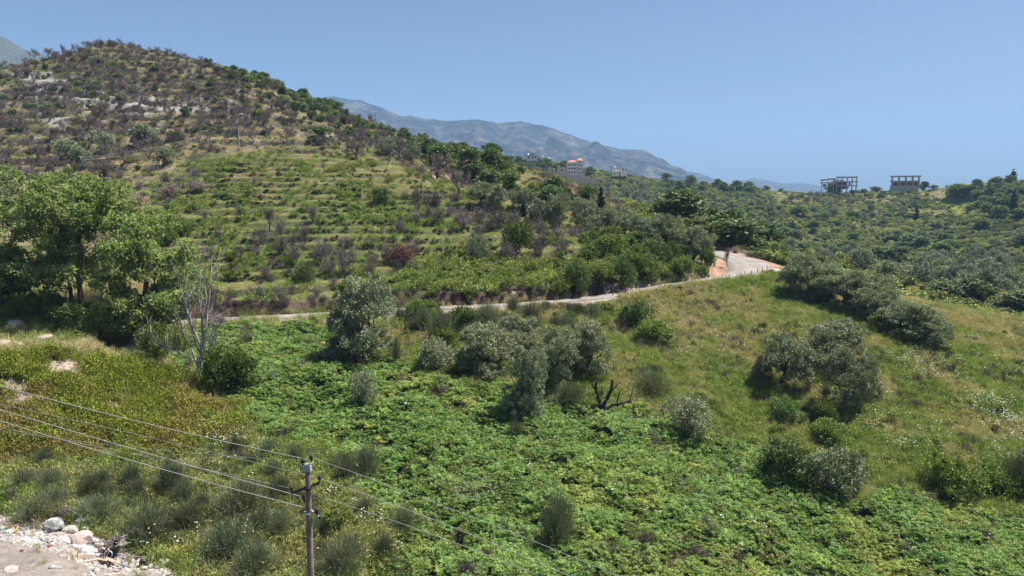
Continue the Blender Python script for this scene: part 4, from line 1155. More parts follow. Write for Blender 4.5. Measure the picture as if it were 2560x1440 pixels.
# the pale dead tree
def dead_tree():
    rng = np.random.default_rng(55); tr, br = MB(), MB()
    tr.tube([(0,0,-0.4),(0.1,0,0.9),(0.32,0.05,1.8),(0.4,0,2.6)], [0.26,0.22,0.19,0.14], 8)
    limbs = [((0.1,0,0.9),(-0.9,0.3,2.6),(-1.3,0.2,4.6),0.09),((0.35,0,1.9),(-0.35,-0.2,3.6),(-0.75,0,6.6),0.12),((0.4,0,2.4),(0.45,0.2,4.8),(0.35,0.1,8.2),0.13),((0.4,0,2.5),(1.1,-0.2,4.8),(1.35,0.2,8.4),0.13),
             ((0.35,0,1.7),(1.3,0.4,3.0),(2.0,0.3,5.0),0.08),((0.2,0,1.3),(1.1,-0.5,2.2),(1.9,-0.6,3.2),0.06),((-0.4,0.1,1.6),(-2.2,-0.2,2.3),(-3.4,-0.3,3.0),0.055),((0.38,0,2.3),(-0.7,0.5,4.4),(-1.2,0.4,7.6),0.10),((0.4,0,2.4),(0.9,0.3,5.0),(0.9,0.1,8.6),0.10)]
    for (a, b, c, r) in limbs:
        t = np.linspace(0,1,8)[:,None]; a, b, c = map(np.array, (a,b,c))
        p = (1-t)**2*a+2*t*(1-t)*b+t*t*c + rng.normal(size=(8,3))*0.05
        br.tube(p, np.linspace(r, 0.028, 8), 5)
        for k in range(9):
            i = rng.integers(2,8); d = unit(p[min(i,7)]-p[i-1])+rng.normal(size=3)*0.4+np.array((0,0,0.6))
            branching(br, rng, p[i], d, rng.uniform(0.8,1.6), 0.036, 2, 4, (0,0,3,2), 0.16, 0.14, spread=0.55)
    return tr, br
tr, br = dead_tree(); template('dead_tree', [MT['palebark'], MT['palebark']], [tr, br], ['trunk','branches'], dims=(6.2,9.3))
hand('dead_tree','tree','dead_tree',497,950,190,292,'leafless pale grey dead tree in front of the road', rot=0.0)
# charred stump
def stump():
    rng = np.random.default_rng(5); tr, br = MB(), MB()
    tr.tube([(0,0,-0.5),(0.05,0,0.5),(-0.1,0,1.0)], [0.42,0.36,0.28], 8)
    for (a, b, c, r) in [((-0.1,0,0.9),(-0.55,0,1.7),(-0.45,0.1,2.9),0.2),((0,0,0.9),(0.7,-0.1,1.6),(0.95,0,2.9),0.21),((0.1,0,0.7),(1.4,0,0.9),(2.5,0.1,1.15),0.15),((-0.5,0,1.9),(-0.9,0.1,2.5),(-0.85,0,2.85),0.1),((2.2,0.1,1.1),(2.6,0,1.6),(2.55,0,2.3),0.06),((0.8,0,2.2),(1.3,0.1,2.6),(1.6,0,2.9),0.06),((1.3,0,0.95),(1.2,0.1,1.6),(1.5,0,2.0),0.07),((1.7,0,1.0),(1.9,0.1,0.6),(2.3,0,0.5),0.06),((-0.3,0,1.2),(0.1,0.2,1.8),(-0.05,0.2,2.4),0.07)]:
        t = np.linspace(0,1,7)[:,None]; a, b, c = map(np.array, (a,b,c))
        p = (1-t)**2*a+2*t*(1-t)*b+t*t*c + rng.normal(size=(7,3))*0.05
        br.tube(p, np.linspace(r, r*0.55, 7), 6)
    return tr, br
tr, br = stump(); template('stump', [MT['char'], MT['char']], [tr, br], ['trunk','branches'], dims=(3.6,2.95))
hand('charred_stump','tree stump','stump',1505,1038,104,88,'black charred tree stump with contorted bare limbs in the bracken', rot=0.0)

# plants on the terraces, placed by hand
TE = 'shrubs on the terraces'
for (nm,cat,key,bx,by,w,h,l) in [
 ('round_bush','bush','darkbush',950,510,50,40,'round dark green bush alone on the upper terraces'),
 ('round_bush','bush','bush',1290,640,78,85,'bright green bush at the terrace edge with burnt twigs beside it'),
 ('round_bush','bush','greybush',1205,655,56,70,'brown green bush beside the bright green one on the terrace'),
 ('round_bush','bush','bush',1125,652,46,32,'low green bush on the lowest mown terrace'),
 ('round_bush','bush','bush',448,592,66,50,'green bush on the terraces beside the large poplar'),
 ('round_bush','bush','bush',418,612,56,46,'second green bush beside the large poplar'),
 ('round_bush','bush','darkbush',760,705,66,46,'dark scrubby bush on the low terraces'),
 ('withered_bush','bush','pale_shrub',425,495,66,36,'pale pinkish withered bush beside the bracken patch'),
 ('withered_bush','bush','pale_shrub',345,512,46,26,'smaller withered bush just downhill of the pink one'),
 ('withered_bush','bush','pale_shrub',500,478,60,26,'flat withered thicket under the knoll crest'),
 ('scorched_bush','bush','red_shrub',1005,664,84,54,'reddish brown scorched bush on the terraces'),
 ('withered_bush','bush','burnt_shrub',703,760,56,44,'brown twiggy bush above the road near the pale tree'),
 ('round_bush','bush','bush',660,690,0,0,None)]:
    if w: hand(nm,cat,key,bx,by,w,h,l,TE,dmin=75)
BS = 'burnt shrubs on the terraces'
for i,(bx,by,w,h,key) in enumerate([(800,664,88,66,'burnt_shrub'),(862,682,78,74,'burnt_shrub'),(738,655,60,52,'burnt_shrub'),(672,578,44,62,'bare_tree'),(640,645,64,60,'bare_tree'),(700,640,60,60,'burnt_shrub'),(965,662,46,66,'burnt_shrub'),(925,688,50,40,'burnt_shrub'),(600,660,40,50,'bare_tree'),(660,610,50,46,'burnt_shrub'),
   (1045,505,46,44,'burnt_shrub'),(1082,520,82,52,'burnt_shrub'),(1135,518,52,46,'burnt_shrub'),(1040,560,60,40,'burnt_shrub'),(1095,560,64,44,'burnt_shrub'),(1150,562,66,48,'burnt_shrub'),(1200,562,72,52,'burnt_shrub'),(1250,568,72,48,'burnt_shrub'),(1290,560,50,36,'burnt_shrub'),
   (1200,590,50,36,'burnt_shrub'),(1345,640,62,66,'burnt_shrub'),(1405,640,56,52,'burnt_shrub'),(1395,600,60,36,'burnt_shrub'),(1450,596,66,34,'burnt_shrub'),(1350,580,36,36,'burnt_shrub'),(1000,580,44,36,'burnt_shrub'),(780,560,36,46,'bare_tree'),(760,600,44,44,'burnt_shrub'),(600,540,30,30,'burnt_shrub'),(870,620,36,30,'burnt_shrub'),(1190,610,60,40,'burnt_shrub'),(820,690,60,40,'burnt_shrub'),(690,680,46,40,'bare_tree'),(545,600,32,34,'burnt_shrub'),(700,590,46,50,'burnt_shrub'),(530,640,36,30,'burnt_shrub'),(1270,655,60,60,'burnt_shrub'),(1180,640,40,50,'burnt_shrub')]):
    nm = 'bare_tree' if key == 'bare_tree' else 'burnt_shrub'
    desc = ('bare grey tree' if key == 'bare_tree' else 'broad purplish burnt shrub' if w > 62 else 'tall grey burnt shrub' if h > w else 'grey burnt shrub')
    hand(nm,'tree' if key == 'bare_tree' else 'shrub',key,bx,by,w,h,landmark_label(desc,bx,by),BS,dmin=75)
hand('bare_tree','tree','bare_tree',1150,490,74,66,'pinkish bare tree at the shoulder of the knoll', BS, dmin=100)
hand('bare_tree','tree','bare_tree',1095,448,90,66,'large dark brown scorched tree above the knoll shoulder', BS, dmin=120)
# olives along the spur
SO = 'olive trees on the spur'
for i,(bx,by,w,h) in enumerate([(1205,520,76,62),(1240,528,66,64),(1310,545,80,72),(1345,560,60,62),(1400,572,96,86),(1452,575,90,78),(1520,585,80,66),(1560,592,66,56),(1600,600,60,62),(1660,628,92,90),(1735,655,86,88),(1480,588,60,50),(1630,610,66,62),(1700,640,74,66),(1560,560,60,46),(1500,540,64,52)]):
    hand('olive_tree','tree','olive_far' if w < 70 else 'olive',bx,by,w,h,landmark_label('dark olive tree' if i % 2 else 'silvery olive tree',bx,by),SO,dmin=100)
for (bx,by,w,h,key,l) in [(1788,626,34,18,'red_shrub','reddish dry bush behind the road where it leaves the bend'),(1838,632,36,15,'pale_shrub','pale orange withered bush along the far edge of the road'),(1876,641,36,14,'pale_shrub','withered bush at the outer side of the road bend'),(1910,650,34,13,'burnt_shrub','brown dry bush at the end of the gravel beside the bend')]:
    hand('withered_bush','bush',key,bx,by,w,h,l,'dry bushes along the road bend',dmin=105)
GB = 'green bushes above the road'
for i,(bx,by,w,h,key) in enumerate([(1440,725,84,74,'darkbush'),(1555,718,76,74,'darkbush'),(1500,708,70,52,'bush'),(1505,612,92,46,'bush'),(1530,645,104,58,'bush'),(1610,690,70,56,'bush'),(1650,668,76,60,'darkbush'),(1700,690,60,46,'bush'),(1590,670,70,56,'bush'),(1470,660,70,46,'bush'),(1760,668,56,50,'darkbush'),(1620,705,50,40,'darkbush'),(1680,660,60,56,'bush'),(1765,640,50,50,'darkbush'),(1400,735,60,40,'bush')]):
    hand('round_bush','bush',key,bx,by,w,h,landmark_label(('dark green' if key == 'darkbush' else 'bright green')+(' broad bush' if w > 72 else ' bush'),bx,by),GB,dmin=85)
hand('young_tree','tree','bare_tree',1818,668,26,50,'spindly young tree beside the road at its bend', dmin=90)
for (bx,by,w,h,l) in [(1502,548,26,78,'dark pointed cypress standing up above the spur olives'),(2532,532,20,58,'dark pointed cypress on the far slope'),(2532,452,18,30,'dark cypress on the skyline at the picture edge'),(2290,555,16,40,'small dark cypress in the middle of the far slope'),(2470,500,20,40,'thin cypress left of the dark grove on the far slope')]:
    hand('cypress_tree','tree','cypress',bx,by,w,h,l.replace('left of','beside'),'cypresses',dmin=130)
hand('olive_tree','tree','olive_far',2415,672,40,36,'single pale olive with its own shadow on bright grass in the far valley',None,dmin=130)

# ---------------------------------------------------------------- plants strewn over the slopes
OPEN = [(1405,400,1466,440,545),(1526,412,1576,441,560),(1308,384,1350,400,585),(2054,438,2148,474,560),(2222,436,2306,467,555),(1424,441,1496,458,512),(1322,414,1418,436,530),(2110,455,2140,478,400)]
def blocks_view(px, py, D, w, h):
    for (x0, y0, x1, y1, d) in OPEN:
        if D < d and px+w*0.5 > x0 and px-w*0.5 < x1 and py > y0 and py-h < y1-3: return True
    return False
CAND = []            # kind, x, y, z, w, h, px, py
def strew(kind, poly, n, w, hr, dmin=75.0, gap=0.55, px_gap=True):
    poly = np.array(poly, float)
    x0, y0 = poly.min(0); x1, y1 = poly.max(0)
    px = R.uniform(x0, x1, n*6); py = R.uniform(y0, y1, n*6)
    k = in_poly(px, py, poly); px, py = px[k][:n*2], py[k][:n*2]
    x, y, z, ok = at(px, py, dmin)
    px, py, x, y, z = px[ok], py[ok], x[ok], y[ok], z[ok]
    got = 0
    ww = R.uniform(w[0], w[1], len(px))
    pl = np.array(PLACED) if PLACED else np.zeros((0,3))
    mine = []
    for i in range(len(px)):
        if got >= n: break
        r = ww[i]*gap
        if blocks_view(px[i], py[i], y[i], ww[i]*F_PX/y[i], ww[i]*hr[1]*F_PX/y[i]): continue
        if len(pl) and np.any(np.hypot(pl[:,0]-x[i], pl[:,1]-y[i]) < (r+pl[:,2])*0.7): continue
        if mine:
            m = np.array(mine)
            if np.any(np.hypot(m[:,0]-x[i], m[:,1]-y[i]) < (r+m[:,2])*0.85): continue
        mine.append((x[i], y[i], r)); got += 1
        CAND.append((kind, x[i], y[i], z[i], ww[i], ww[i]*R.uniform(hr[0], hr[1]), px[i], py[i]))
    PLACED.extend(mine)
HB = [(0,330),(0,170),(100,135),(180,100),(280,90),(400,110),(520,150),(640,200),(760,262),(700,330),(640,360),(500,360),(380,350),(200,340)]
strew('bare', [(80,150),(120,110),(200,88),(300,85),(420,110),(520,145),(500,175),(300,160),(150,165)], 170, (1.8,3.6), (0.75,1.05), gap=0.4)
strew('bare', HB, 150, (2.0,3.8), (0.75,1.1))
strew('bare', [(480,300),(900,300),(1050,400),(1000,420),(700,370),(480,360)], 48, (3.0,5.0), (0.7,1.0))
strew('bare', [(0,340),(470,340),(440,420),(300,450),(0,440)], 24, (3.0,5.0), (0.7,1.0))
strew('scrub', [(520,150),(660,195),(800,262),(900,310),(1020,340),(1150,385),(1080,420),(960,370),(800,310),(640,240),(520,190)], 270, (1.6,4.2), (0.5,0.85), gap=0.32)
strew('bush', [(1180,420),(1300,430),(1420,510),(1300,500)], 26, (2.5,4.5), (0.6,0.85), dmin=130)
strew('dark', [(1050,400),(1150,390),(1250,415),(1350,470),(1300,500),(1180,470)], 80, (4.0,6.5), (0.75,1.05), dmin=130)
strew('dark', [(1200,430),(1300,440),(1470,520),(1420,540),(1330,510),(1240,480)], 50, (4.0,6.0), (0.75,1.0), dmin=120)
strew('dark', [(480,140),(660,195),(800,258),(900,302),(1020,338),(1020,352),(880,328),(760,275),(640,220),(480,165)], 115, (2.4,4.4), (0.75,1.0), gap=0.4)
strew('scrub', HB, 60, (1.2,3.2), (0.6,0.9))
strew('dark', [(670,340),(900,360),(890,392),(690,375)], 16, (4.5,6.5), (0.7,0.9), dmin=150)
strew('dark', [(280,300),(520,310),(530,350),(420,350),(280,345)], 10, (5.0,7.5), (0.65,0.85))
strew('dark', [(0,285),(100,290),(110,345),(0,350)], 10, (5.5,8.5), (0.8,1.0))
strew('olive', [(820,290),(1150,385),(1080,425),(960,395),(860,340)], 45, (4.0,6.0), (0.75,0.95), dmin=150)
strew('olive', [(0,365),(480,350),(440,430),(330,450),(230,440),(0,445)], 42, (4.5,7.0), (0.75,0.95))
strew('olive', HB, 30, (3.0,4.5), (0.7,0.9))
strew('bush', [(380,520),(700,420),(1100,500),(1500,640),(1500,740),(600,770),(400,700)], 30, (0.9,2.2), (0.6,0.9))
strew('burnt', [(400,480),(640,400),(1000,440),(1280,560),(1450,640),(1000,680),(560,700),(420,600)], 22, (0.8,1.8), (0.8,1.2))
strew('burnt', [(700,610),(1060,615),(1040,690),(760,690)], 30, (1.2,2.8), (0.7,1.0), gap=0.4)
strew('burnt', [(1000,490),(1300,520),(1450,590),(1400,610),(1000,575)], 34, (1.2,2.8), (0.7,1.0), gap=0.4)
strew('burnt', HB, 260, (1.4,3.2), (0.6,1.0))
strew('burnt', [(560,690),(900,640),(950,700),(700,770),(520,770)], 18, (1.0,2.0), (0.8,1.2))
strew('burnt', [(0,420),(330,420),(560,440),(500,500),(380,520),(0,560)], 45, (1.6,3.2), (0.6,0.9))
strew('broom', [(990,800),(1280,780),(1530,765),(1560,930),(1200,935),(1000,920)], 34, (1.0,2.3), (0.7,1.0), gap=0.4)
strew('bush', [(990,800),(1280,780),(1530,765),(1560,930),(1200,935),(1000,920)], 30, (1.0,2.4), (0.6,0.9), gap=0.4)
strew('broom', [(0,1175),(500,1130),(850,1150),(960,1250),(1000,1430),(480,1430),(320,1330),(200,1290),(0,1260)], 46, (0.7,1.9), (0.7,1.0), gap=0.4, dmin=30)
strew('broom', [(1560,790),(1900,720),(2250,800),(2560,840),(2560,1260),(2250,1200),(1900,1080),(1600,1000)], 60, (0.7,1.7), (0.5,0.8), gap=0.4, dmin=30)
strew('bush', [(1560,790),(1900,720),(2250,800),(2560,840),(2560,1260),(2250,1200),(1900,1080),(1600,1000)], 34, (0.7,1.8), (0.5,0.8), gap=0.4, dmin=30)
strew('olive', [(1500,458),(1640,452),(1640,490),(1500,495)], 25, (4.0,6.5), (0.65,0.85), dmin=300)
strew('bush', GREENBELT, 46, (1.4,2.8), (0.55,0.8))
strew('dark', [(1560,600),(1780,630),(1760,690),(1600,720),(1560,660)], 26, (2.2,4.2), (0.7,0.95), dmin=95)
# far right valley and the village slope
VAL = [(1560,560),(1700,470),(1900,480),(2050,480),(2300,480),(2560,470),(2560,790),(2420,770),(2270,730),(2150,660),(1990,640),(1900,640),(1780,620)]
strew('olive', [(1620,500),(1900,490),(2080,490),(2300,500),(2250,560),(2000,540),(1750,560)], 120, (3.2,6.2), (0.65,0.85), dmin=130)
strew('olive', [(2200,680),(2380,640),(2560,600),(2560,760),(2400,740),(2270,720)], 55, (5.0,7.5), (0.7,0.85), dmin=130)
strew('olive', [(1960,620),(2150,640),(2250,720),(2100,670)], 14, (5.0,7.0), (0.7,0.85), dmin=130)
strew('olive', [(1300,455),(1500,460),(1620,480),(1640,540),(1560,550),(1420,500)], 60, (5.0,8.0), (0.65,0.85), dmin=200)
strew('dark', [(1660,450),(1720,442),(1830,455),(1900,470),(1880,490),(1660,475)], 50, (6.0,10.0), (0.7,0.95), dmin=300)
strew('dark', [(1250,400),(1300,400),(1500,440),(1480,445),(1290,430)], 40, (5.5,9.0), (0.65,0.9), dmin=300)
strew('dark', [(2370,475),(2500,462),(2560,450),(2560,560),(2480,540),(2400,500)], 46, (5.0,9.0), (0.75,1.0), dmin=200)
strew('dark', [(2060,480),(2090,470),(2160,480),(2300,470),(2340,480),(2300,500),(2080,500)], 10, (3.5,6.5), (0.6,0.8), dmin=300)
VAL2 = [(1560,580),(1700,530),(1900,530),(2300,540),(2560,500),(2560,790),(2420,770),(2270,730),(2150,660),(1990,640),(1900,640),(1780,620)]
strew('dark', VAL2, 34, (6.0,10.5), (0.45,0.7), dmin=130, gap=0.35)
strew('dark', VAL2, 70, (2.2,5.0), (0.55,0.85), dmin=130)
strew('dark', [(2330,460),(2540,425),(2560,440),(2350,470)], 14, (2.5,4.5), (0.5,0.7), dmin=300)
for (bx,by,w,h) in [(2095,478,44,34),(2075,482,30,20),(2190,470,30,14),(2310,478,26,24),(2390,492,50,32),(2430,490,44,28),(1915,478,18,14),(2165,470,14,8)]:
    x,y,z = at1(bx,by,300); m = y/F_PX; CAND.append(('dark',x,y,z,w*m,h*m,bx,by))

KINDS = {'scrub': ('evergreen_bush','bush','maquis',['dark green bush','wide evergreen bush','low dense bush'],'evergreen bushes on the hill','far_evergreen_bushes','small far bushes of the hillside'),
 'bare': ('bare_tree','tree','bare_tree',['bare burnt tree','leafless grey tree','blackened bare tree'],'burnt bare trees on the hill','far_bare_trees','distant burnt trees thinning out over the hillside'),
 'dark': ('evergreen_tree','tree','evergreen',['dark evergreen tree','dense dark green tree','rounded evergreen tree'],'dark evergreen trees on the slopes','far_evergreen_trees','small far evergreen trees between the larger ones'),
 'olive': ('olive_tree','tree','olive_far',['grey green olive tree','pale silvery olive','small round olive tree'],'olive trees on the far slopes','far_olive_trees','small far olive trees between the larger ones'),
 'bush': ('round_bush','bush','brightbush_far',['low green bush','bright green bush','yellowish green bush'],'low bushes on the terraces','far_bushes','small bushes'),
 'broom': ('broom_bush','shrub','broom',['feathery grey green broom','upright dark broom','wispy broom bush'],'wild broom bushes','far_brooms','small brooms'),
 'burnt': ('burnt_shrub','shrub','burnt_shrub',['grey burnt shrub','purplish twiggy shrub','brown scorched shrub'],'burnt shrubs on the hill','far_burnt_shrubs','small far burnt shrubs on the hillside')}
LIMIT = {'scrub': 280, 'broom': 240, 'bare': 285, 'dark': 290, 'olive': 245, 'bush': 230, 'burnt': 290}
for kd, (nm, cat, key, descs, grp, fname, flabel) in KINDS.items():
    lst = sorted([c for c in CAND if c[0] == kd], key=lambda c: -c[4]/c[2])
    for i, c in enumerate(lst[:LIMIT[kd]]):
        _, x, y, z, w, h, px, py = c
        size = 'large ' if w/y > 0.026 else 'tiny ' if w/y < 0.011 else ''
        lab = landmark_label(size+descs[int(R.integers(3))], px, py)
        put(nm, cat, key, x, y, z-0.1, w, h, lab, grp, parts=False)
    rest = lst[LIMIT[kd]:]
    if rest:
        a = np.array([c[1:6] for c in rest])
        ms = []
        for t in TPL[key]:
            if 'one' not in t: t['one'] = t['parts'][0][1] if len(t['parts']) == 1 else single(key, t['mbs'], t['mats'])
            ms.append((t['one'], None))
        co = sources(fname, ms)
        scatter(fname, flabel, co, len(ms), a[:,0], a[:,1], a[:,3]/TPL[key][0]['w'], zs=(0.85,1.1), tilt=0.03)

# ---------------------------------------------------------------- ground cover
def cls(x, y):
    z = hfun(x, y); c, px, py, d, qx, qy = ground_class(x, y, z); return c, z, px, py, d
def keep(mask, *arrs): return [a[mask] for a in arrs]
def off_road(x, y, m=0.2, bank=0.0):
    rd, rz, rw = road_dist(x, y); o = np.abs(rd)-rw
    lowm = np.where((x < 14), 2.6*sstep(0.40, 0.62, fbm(x/3, y/3, 93, 2)), 0.0)
    upm = np.where((x < 14), max(bank, 0.0), 0.0)
    return (o > m+np.where(rd < 0, lowm, upm)) | (y < 58)
# bracken
cl_br = sources('bracken', [(bracken_clump(500+i), MT['bracken']) for i in range(5)])
x, y = fan(90000, 30, 100); c, z, px, py, d = cls(x, y)
dens = np.where(fbm(x/1.5, y/1.5, 91, 2) > 0.38, 1.0, 0.25)
m = c['bracken'] & off_road(x, y) & (R.random(len(x)) < dens)
x1, y1 = x[m], y[m]; dd = sstep(0.60, 0.80, fbm(x1/4.5, y1/4.5, 95, 3))*0.45 + (R.random(len(x1)) < 0.02)*0.6
scatter('bracken', 'bright green bracken covering the lower field', cl_br, 5, x1, y1, R.uniform(0.38,0.75,len(x1))*(0.7+0.7*fbm(x1/2.3,y1/2.3,97,2)), dd, 0.05, tilt=0.2)
x, y = fan(14000, 105, 150); c, z, px, py, d = cls(x, y); m = c['bracken']
x1, y1 = x[m], y[m]
scatter('bracken', 'bright green bracken patch at the foot of the hill', cl_br, 5, x1, y1, R.uniform(0.9,1.5,len(x1)), 0.0, 0.05, tilt=0.2)
# brambles, weeds and dead stems that break up the bracken
bm_ = sources('bramble', [(t['parts'][1][1], None) for t in TPL['maquis'][:3]])
x, y = fan(26000, 30, 80); c, z, px, py, d = cls(x, y)
m = c['bracken'] & (R.random(len(x)) < 0.75*sstep(0.56, 0.68, fbm(x/4.0, y/4.0, 171, 3))); x1, y1 = x[m], y[m]
scatter('brambles', 'darker brambles and weeds tangled into the bracken', bm_, 3, x1, y1, R.uniform(0.16,0.46,len(x1)), R.random(len(x1))**2, 0.02, zs=(0.6,1.0))
ds_ = sources('dead_stems', [(t['parts'][0][1], None) for t in TPL['burnt_shrub'][:3]])
x, y = fan(7000, 30, 100); c, z, px, py, d = cls(x, y)
m = (c['bracken'] | c['meadow'] | c['banksc'] | c['broomf']) & off_road(x, y, 0.3) & (R.random(len(x)) < 0.75*sstep(0.52, 0.66, fbm(x/3.1, y/3.1, 173, 2))); x1, y1 = x[m], y[m]
scatter('dead_stems', 'dry brown stems standing among the weeds', ds_, 3, x1, y1, R.uniform(0.2,0.5,len(x1)), R.random(len(x1)), 0.0, zs=(0.7,1.3))
# grasses
gr = sources('grass', [(grass_tuft(520+i), MT['grass']) for i in range(4)] + [(grass_tuft(526+i, 26, 0.8, 0.16, 0.02), MT['grass']) for i in range(2)])
fb = sources('weeds', [(forb_clump(540+i), MT['forb']) for i in range(4)])
def dryness(x, y):
    return np.clip(sstep(0.40, 0.64, fbm(x/3.6, y/3.6, 101, 3)*0.6+fbm(x/17, y/17, 102, 2)*0.4)*0.82 + R.normal(size=len(x))*0.12, 0, 1)
x, y = fan(130000, 30, 132); c, z, px, py, d = cls(x, y)
g = c['meadow'] | c['broomf'] | c['banksc'] | c['mound'] & (R.random(len(x)) < 0.35)
fallb = ~(c['bracken'] | c['rubble'] | c['mound'] | c['meadow'] | c['broomf'] | c['banksc'] | c['knoll'] | c['belt'] | c['hill'] | c['valley'])
g = (g | fallb | c['rubble']) & off_road(x, y, 0.05) & (~c['rubble'] | (R.random(len(x)) < 0.02)) & ~(c['mound'] & bare_mound(px, py) & (R.random(len(x)) < 0.9))
x1, y1 = x[g], y[g]; dr = np.clip(dryness(x1, y1)*np.where(c['broomf'][g], 0.35, 1.0)+np.where(c['mound'][g], 0.45, 0.0), 0, 1)
scatter('meadow_grass', 'tall green and straw coloured grass of the meadow and field', gr, 6, x1, y1, R.uniform(0.7,1.35,len(x1)), dr, 0.02, tilt=0.15)
x, y = fan(75000, 30, 132); c, z, px, py, d = cls(x, y)
g = (c['meadow'] & (fbm(x/3,y/3,105,2) > 0.42)) | c['broomf'] | c['banksc'] | (c['bracken'] & (R.random(len(x)) < 0.28))
g &= off_road(x, y, 0.1)
x1, y1 = x[g], y[g]
scatter('meadow_weeds', 'leafy weeds among the meadow grass', fb, 4, x1, y1, R.uniform(0.5,1.3,len(x1)), dryness(x1,y1)*0.6, 0.03)
ms_ = sources('herbs', [(t['parts'][1][1], None) for t in TPL['brightbush_far']] + [(t['parts'][0][1], None) for t in TPL['broom'][:3]])
x, y = fan(16000, 30, 132); c, z, px, py, d = cls(x, y)
g = (c['meadow'] & (R.random(len(x)) < 0.55*sstep(0.40,0.62,fbm(x/5,y/5,107,3))) | c['banksc'] & (R.random(len(x)) < 0.6) | c['broomf'] & (R.random(len(x)) < 0.55) | c['bracken'] & (y < 80) & (R.random(len(x)) < 0.06)) & off_road(x, y, 0.3)
x1, y1 = x[g], y[g]
scatter('field_herbs', 'low leafy and rushy herbs spread through the field', ms_, 6, x1, y1, R.uniform(0.18,0.48,len(x1)), R.random(len(x1))**2*0.6, 0.03, zs=(0.7,1.1))
# heath on the mound
hc = sources('heath', [(heath_clump(560+i), MT['heath']) for i in range(4)])
x, y = fan(38000, 36, 66); c, z, px, py, d = cls(x, y)
bare_ = bare_mound(px, py)
n1 = fbm(x/2.0, y/2.0, 111, 3)
m = c['mound'] & ~(bare_ & (R.random(len(x)) < 0.93)) & (R.random(len(x)) < 0.25+0.75*sstep(0.32, 0.46, n1))
x1, y1 = x[m], y[m]
scatter('heath', 'low olive green heath bushes on the bare mound', hc, 4, x1, y1, R.uniform(0.7,1.5,len(x1))*(0.6+0.8*n1[m]), sstep(0.47, 0.64, fbm(x1/2.4,y1/2.4,113,3))*0.5, 0.05)
# terraces and hill
x, y = fan(165000, 78, 155, 44); c, z, px, py, d = cls(x, y)
slope_ = hfun(x, y+0.5)-hfun(x, y-0.5)
g = c['knoll'] & off_road(x, y, 0.6, 1.0) & (R.random(len(x)) < 0.35+0.65*sstep(0.38,0.55,fbm(x/2.5,y/2.5,121,2))) & ((slope_ < 0.55) | (R.random(len(x)) < 0.10))
x1, y1 = x[g], y[g]; up_ = in_poly(px[g], py[g], [(560,380),(700,370),(1000,415),(1150,480),(1000,520),(640,470)])
dr = np.clip(dryness(x1, y1)*0.72+0.04+up_*0.18, 0, 1)
scatter('terrace_grass', 'rough yellow green grass on the terraces', gr, 4, x1, y1, R.uniform(0.75,1.3,len(x1)), dr, 0.03, zs=(0.3,0.6))
x, y = fan(26000, 78, 155, 44); c, z, px, py, d = cls(x, y)
slope_ = hfun(x, y+0.6)-hfun(x, y-0.6)
g = (c['knoll'] & ((fbm(x/3.2,y/3.2,123,3) > 0.54) | (slope_ > 0.75) & (fbm(x/5,y/5,125,2) > 0.55)) | c['belt']) & off_road(x, y, 0.6, 1.1)
x1, y1 = x[g], y[g]
scatter('terrace_weeds', 'dark green brambles and weeds on the terraces', fb, 4, x1, y1, np.where(c['belt'][g], R.uniform(1.2,2.4,len(x1)), R.uniform(0.7,1.7,len(x1))), dryness(x1,y1)*0.25, 0.03, zs=(0.8,1.3))
x, y = fan(60000, 84, 150, 44); c, z, px, py, d = cls(x, y); slope_ = hfun(x, y+0.5)-hfun(x, y-0.5)
g = c['knoll'] & (slope_ > 0.55) & (fbm(x/4,y/4,127,2) > 0.50) & off_road(x, y, 1.5)
x1, y1 = x[g], y[g]
scatter('terrace_brambles', 'dark brambles growing along the terrace edges', bm_, 3, x1, y1, R.uniform(0.16,0.40,len(x1)), 0.0, 0.1, zs=(0.7,1.1))
x, y = fan(60000, 100, 265, 42); c, z, px, py, d = cls(x, y)
g = c['hill'] & off_road(x, y, 1.0) & (R.random(len(x)) < 0.9)
for poly in SCREE: g &= ~(in_poly(px, py, poly) & (R.random(len(x)) < 0.85))
x1, y1 = x[g], y[g]
scatter('hill_grass', 'thin dry and green grass on the burnt hill', gr, 4, x1, y1, R.uniform(1.0,2.0,len(x1)), np.clip(dryness(x1, y1)*0.9+0.35,0,1), 0.03, zs=(0.5,0.8))
mqs = sources('scrub', [(t['parts'][1][1], None) for t in TPL['maquis']])
brs = sources('burnt_scrub', [(t['parts'][0][1], None) for t in TPL['burnt_shrub'][:3]])
x, y = fan(15000, 100, 265, 42); c, z, px, py, d = cls(x, y)
n1 = fbm(x/7, y/7, 131, 3)
g = c['hill'] & off_road(x, y, 1.5) & (R.random(len(x)) < 0.08+0.55*sstep(0.45,0.62,n1))
for poly in SCREE: g &= ~(in_poly(px, py, poly) & (R.random(len(x)) < 0.8))
x1, y1 = x[g], y[g]
scatter('hill_scrub', 'low green scrub on the burnt hill', mqs, 5, x1, y1, R.uniform(0.3,0.9,len(x1)), R.random(len(x1))**2*0.9, 0.1, zs=(0.6,0.95))
x, y = fan(24000, 100, 265, 42); c, z, px, py, d = cls(x, y)
g = c['hill'] & (R.random(len(x)) < sstep(0.42,0.6,fbm(x/9, y/9, 133, 3))) & ~c['bracken']
x1, y1 = x[g], y[g]
scatter('burnt_scrub', 'low burnt twigs on the hill', brs, 3, x1, y1, R.uniform(0.35,0.85,len(x1)), R.random(len(x1))*0.5, 0.1, zs=(0.6,0.9))
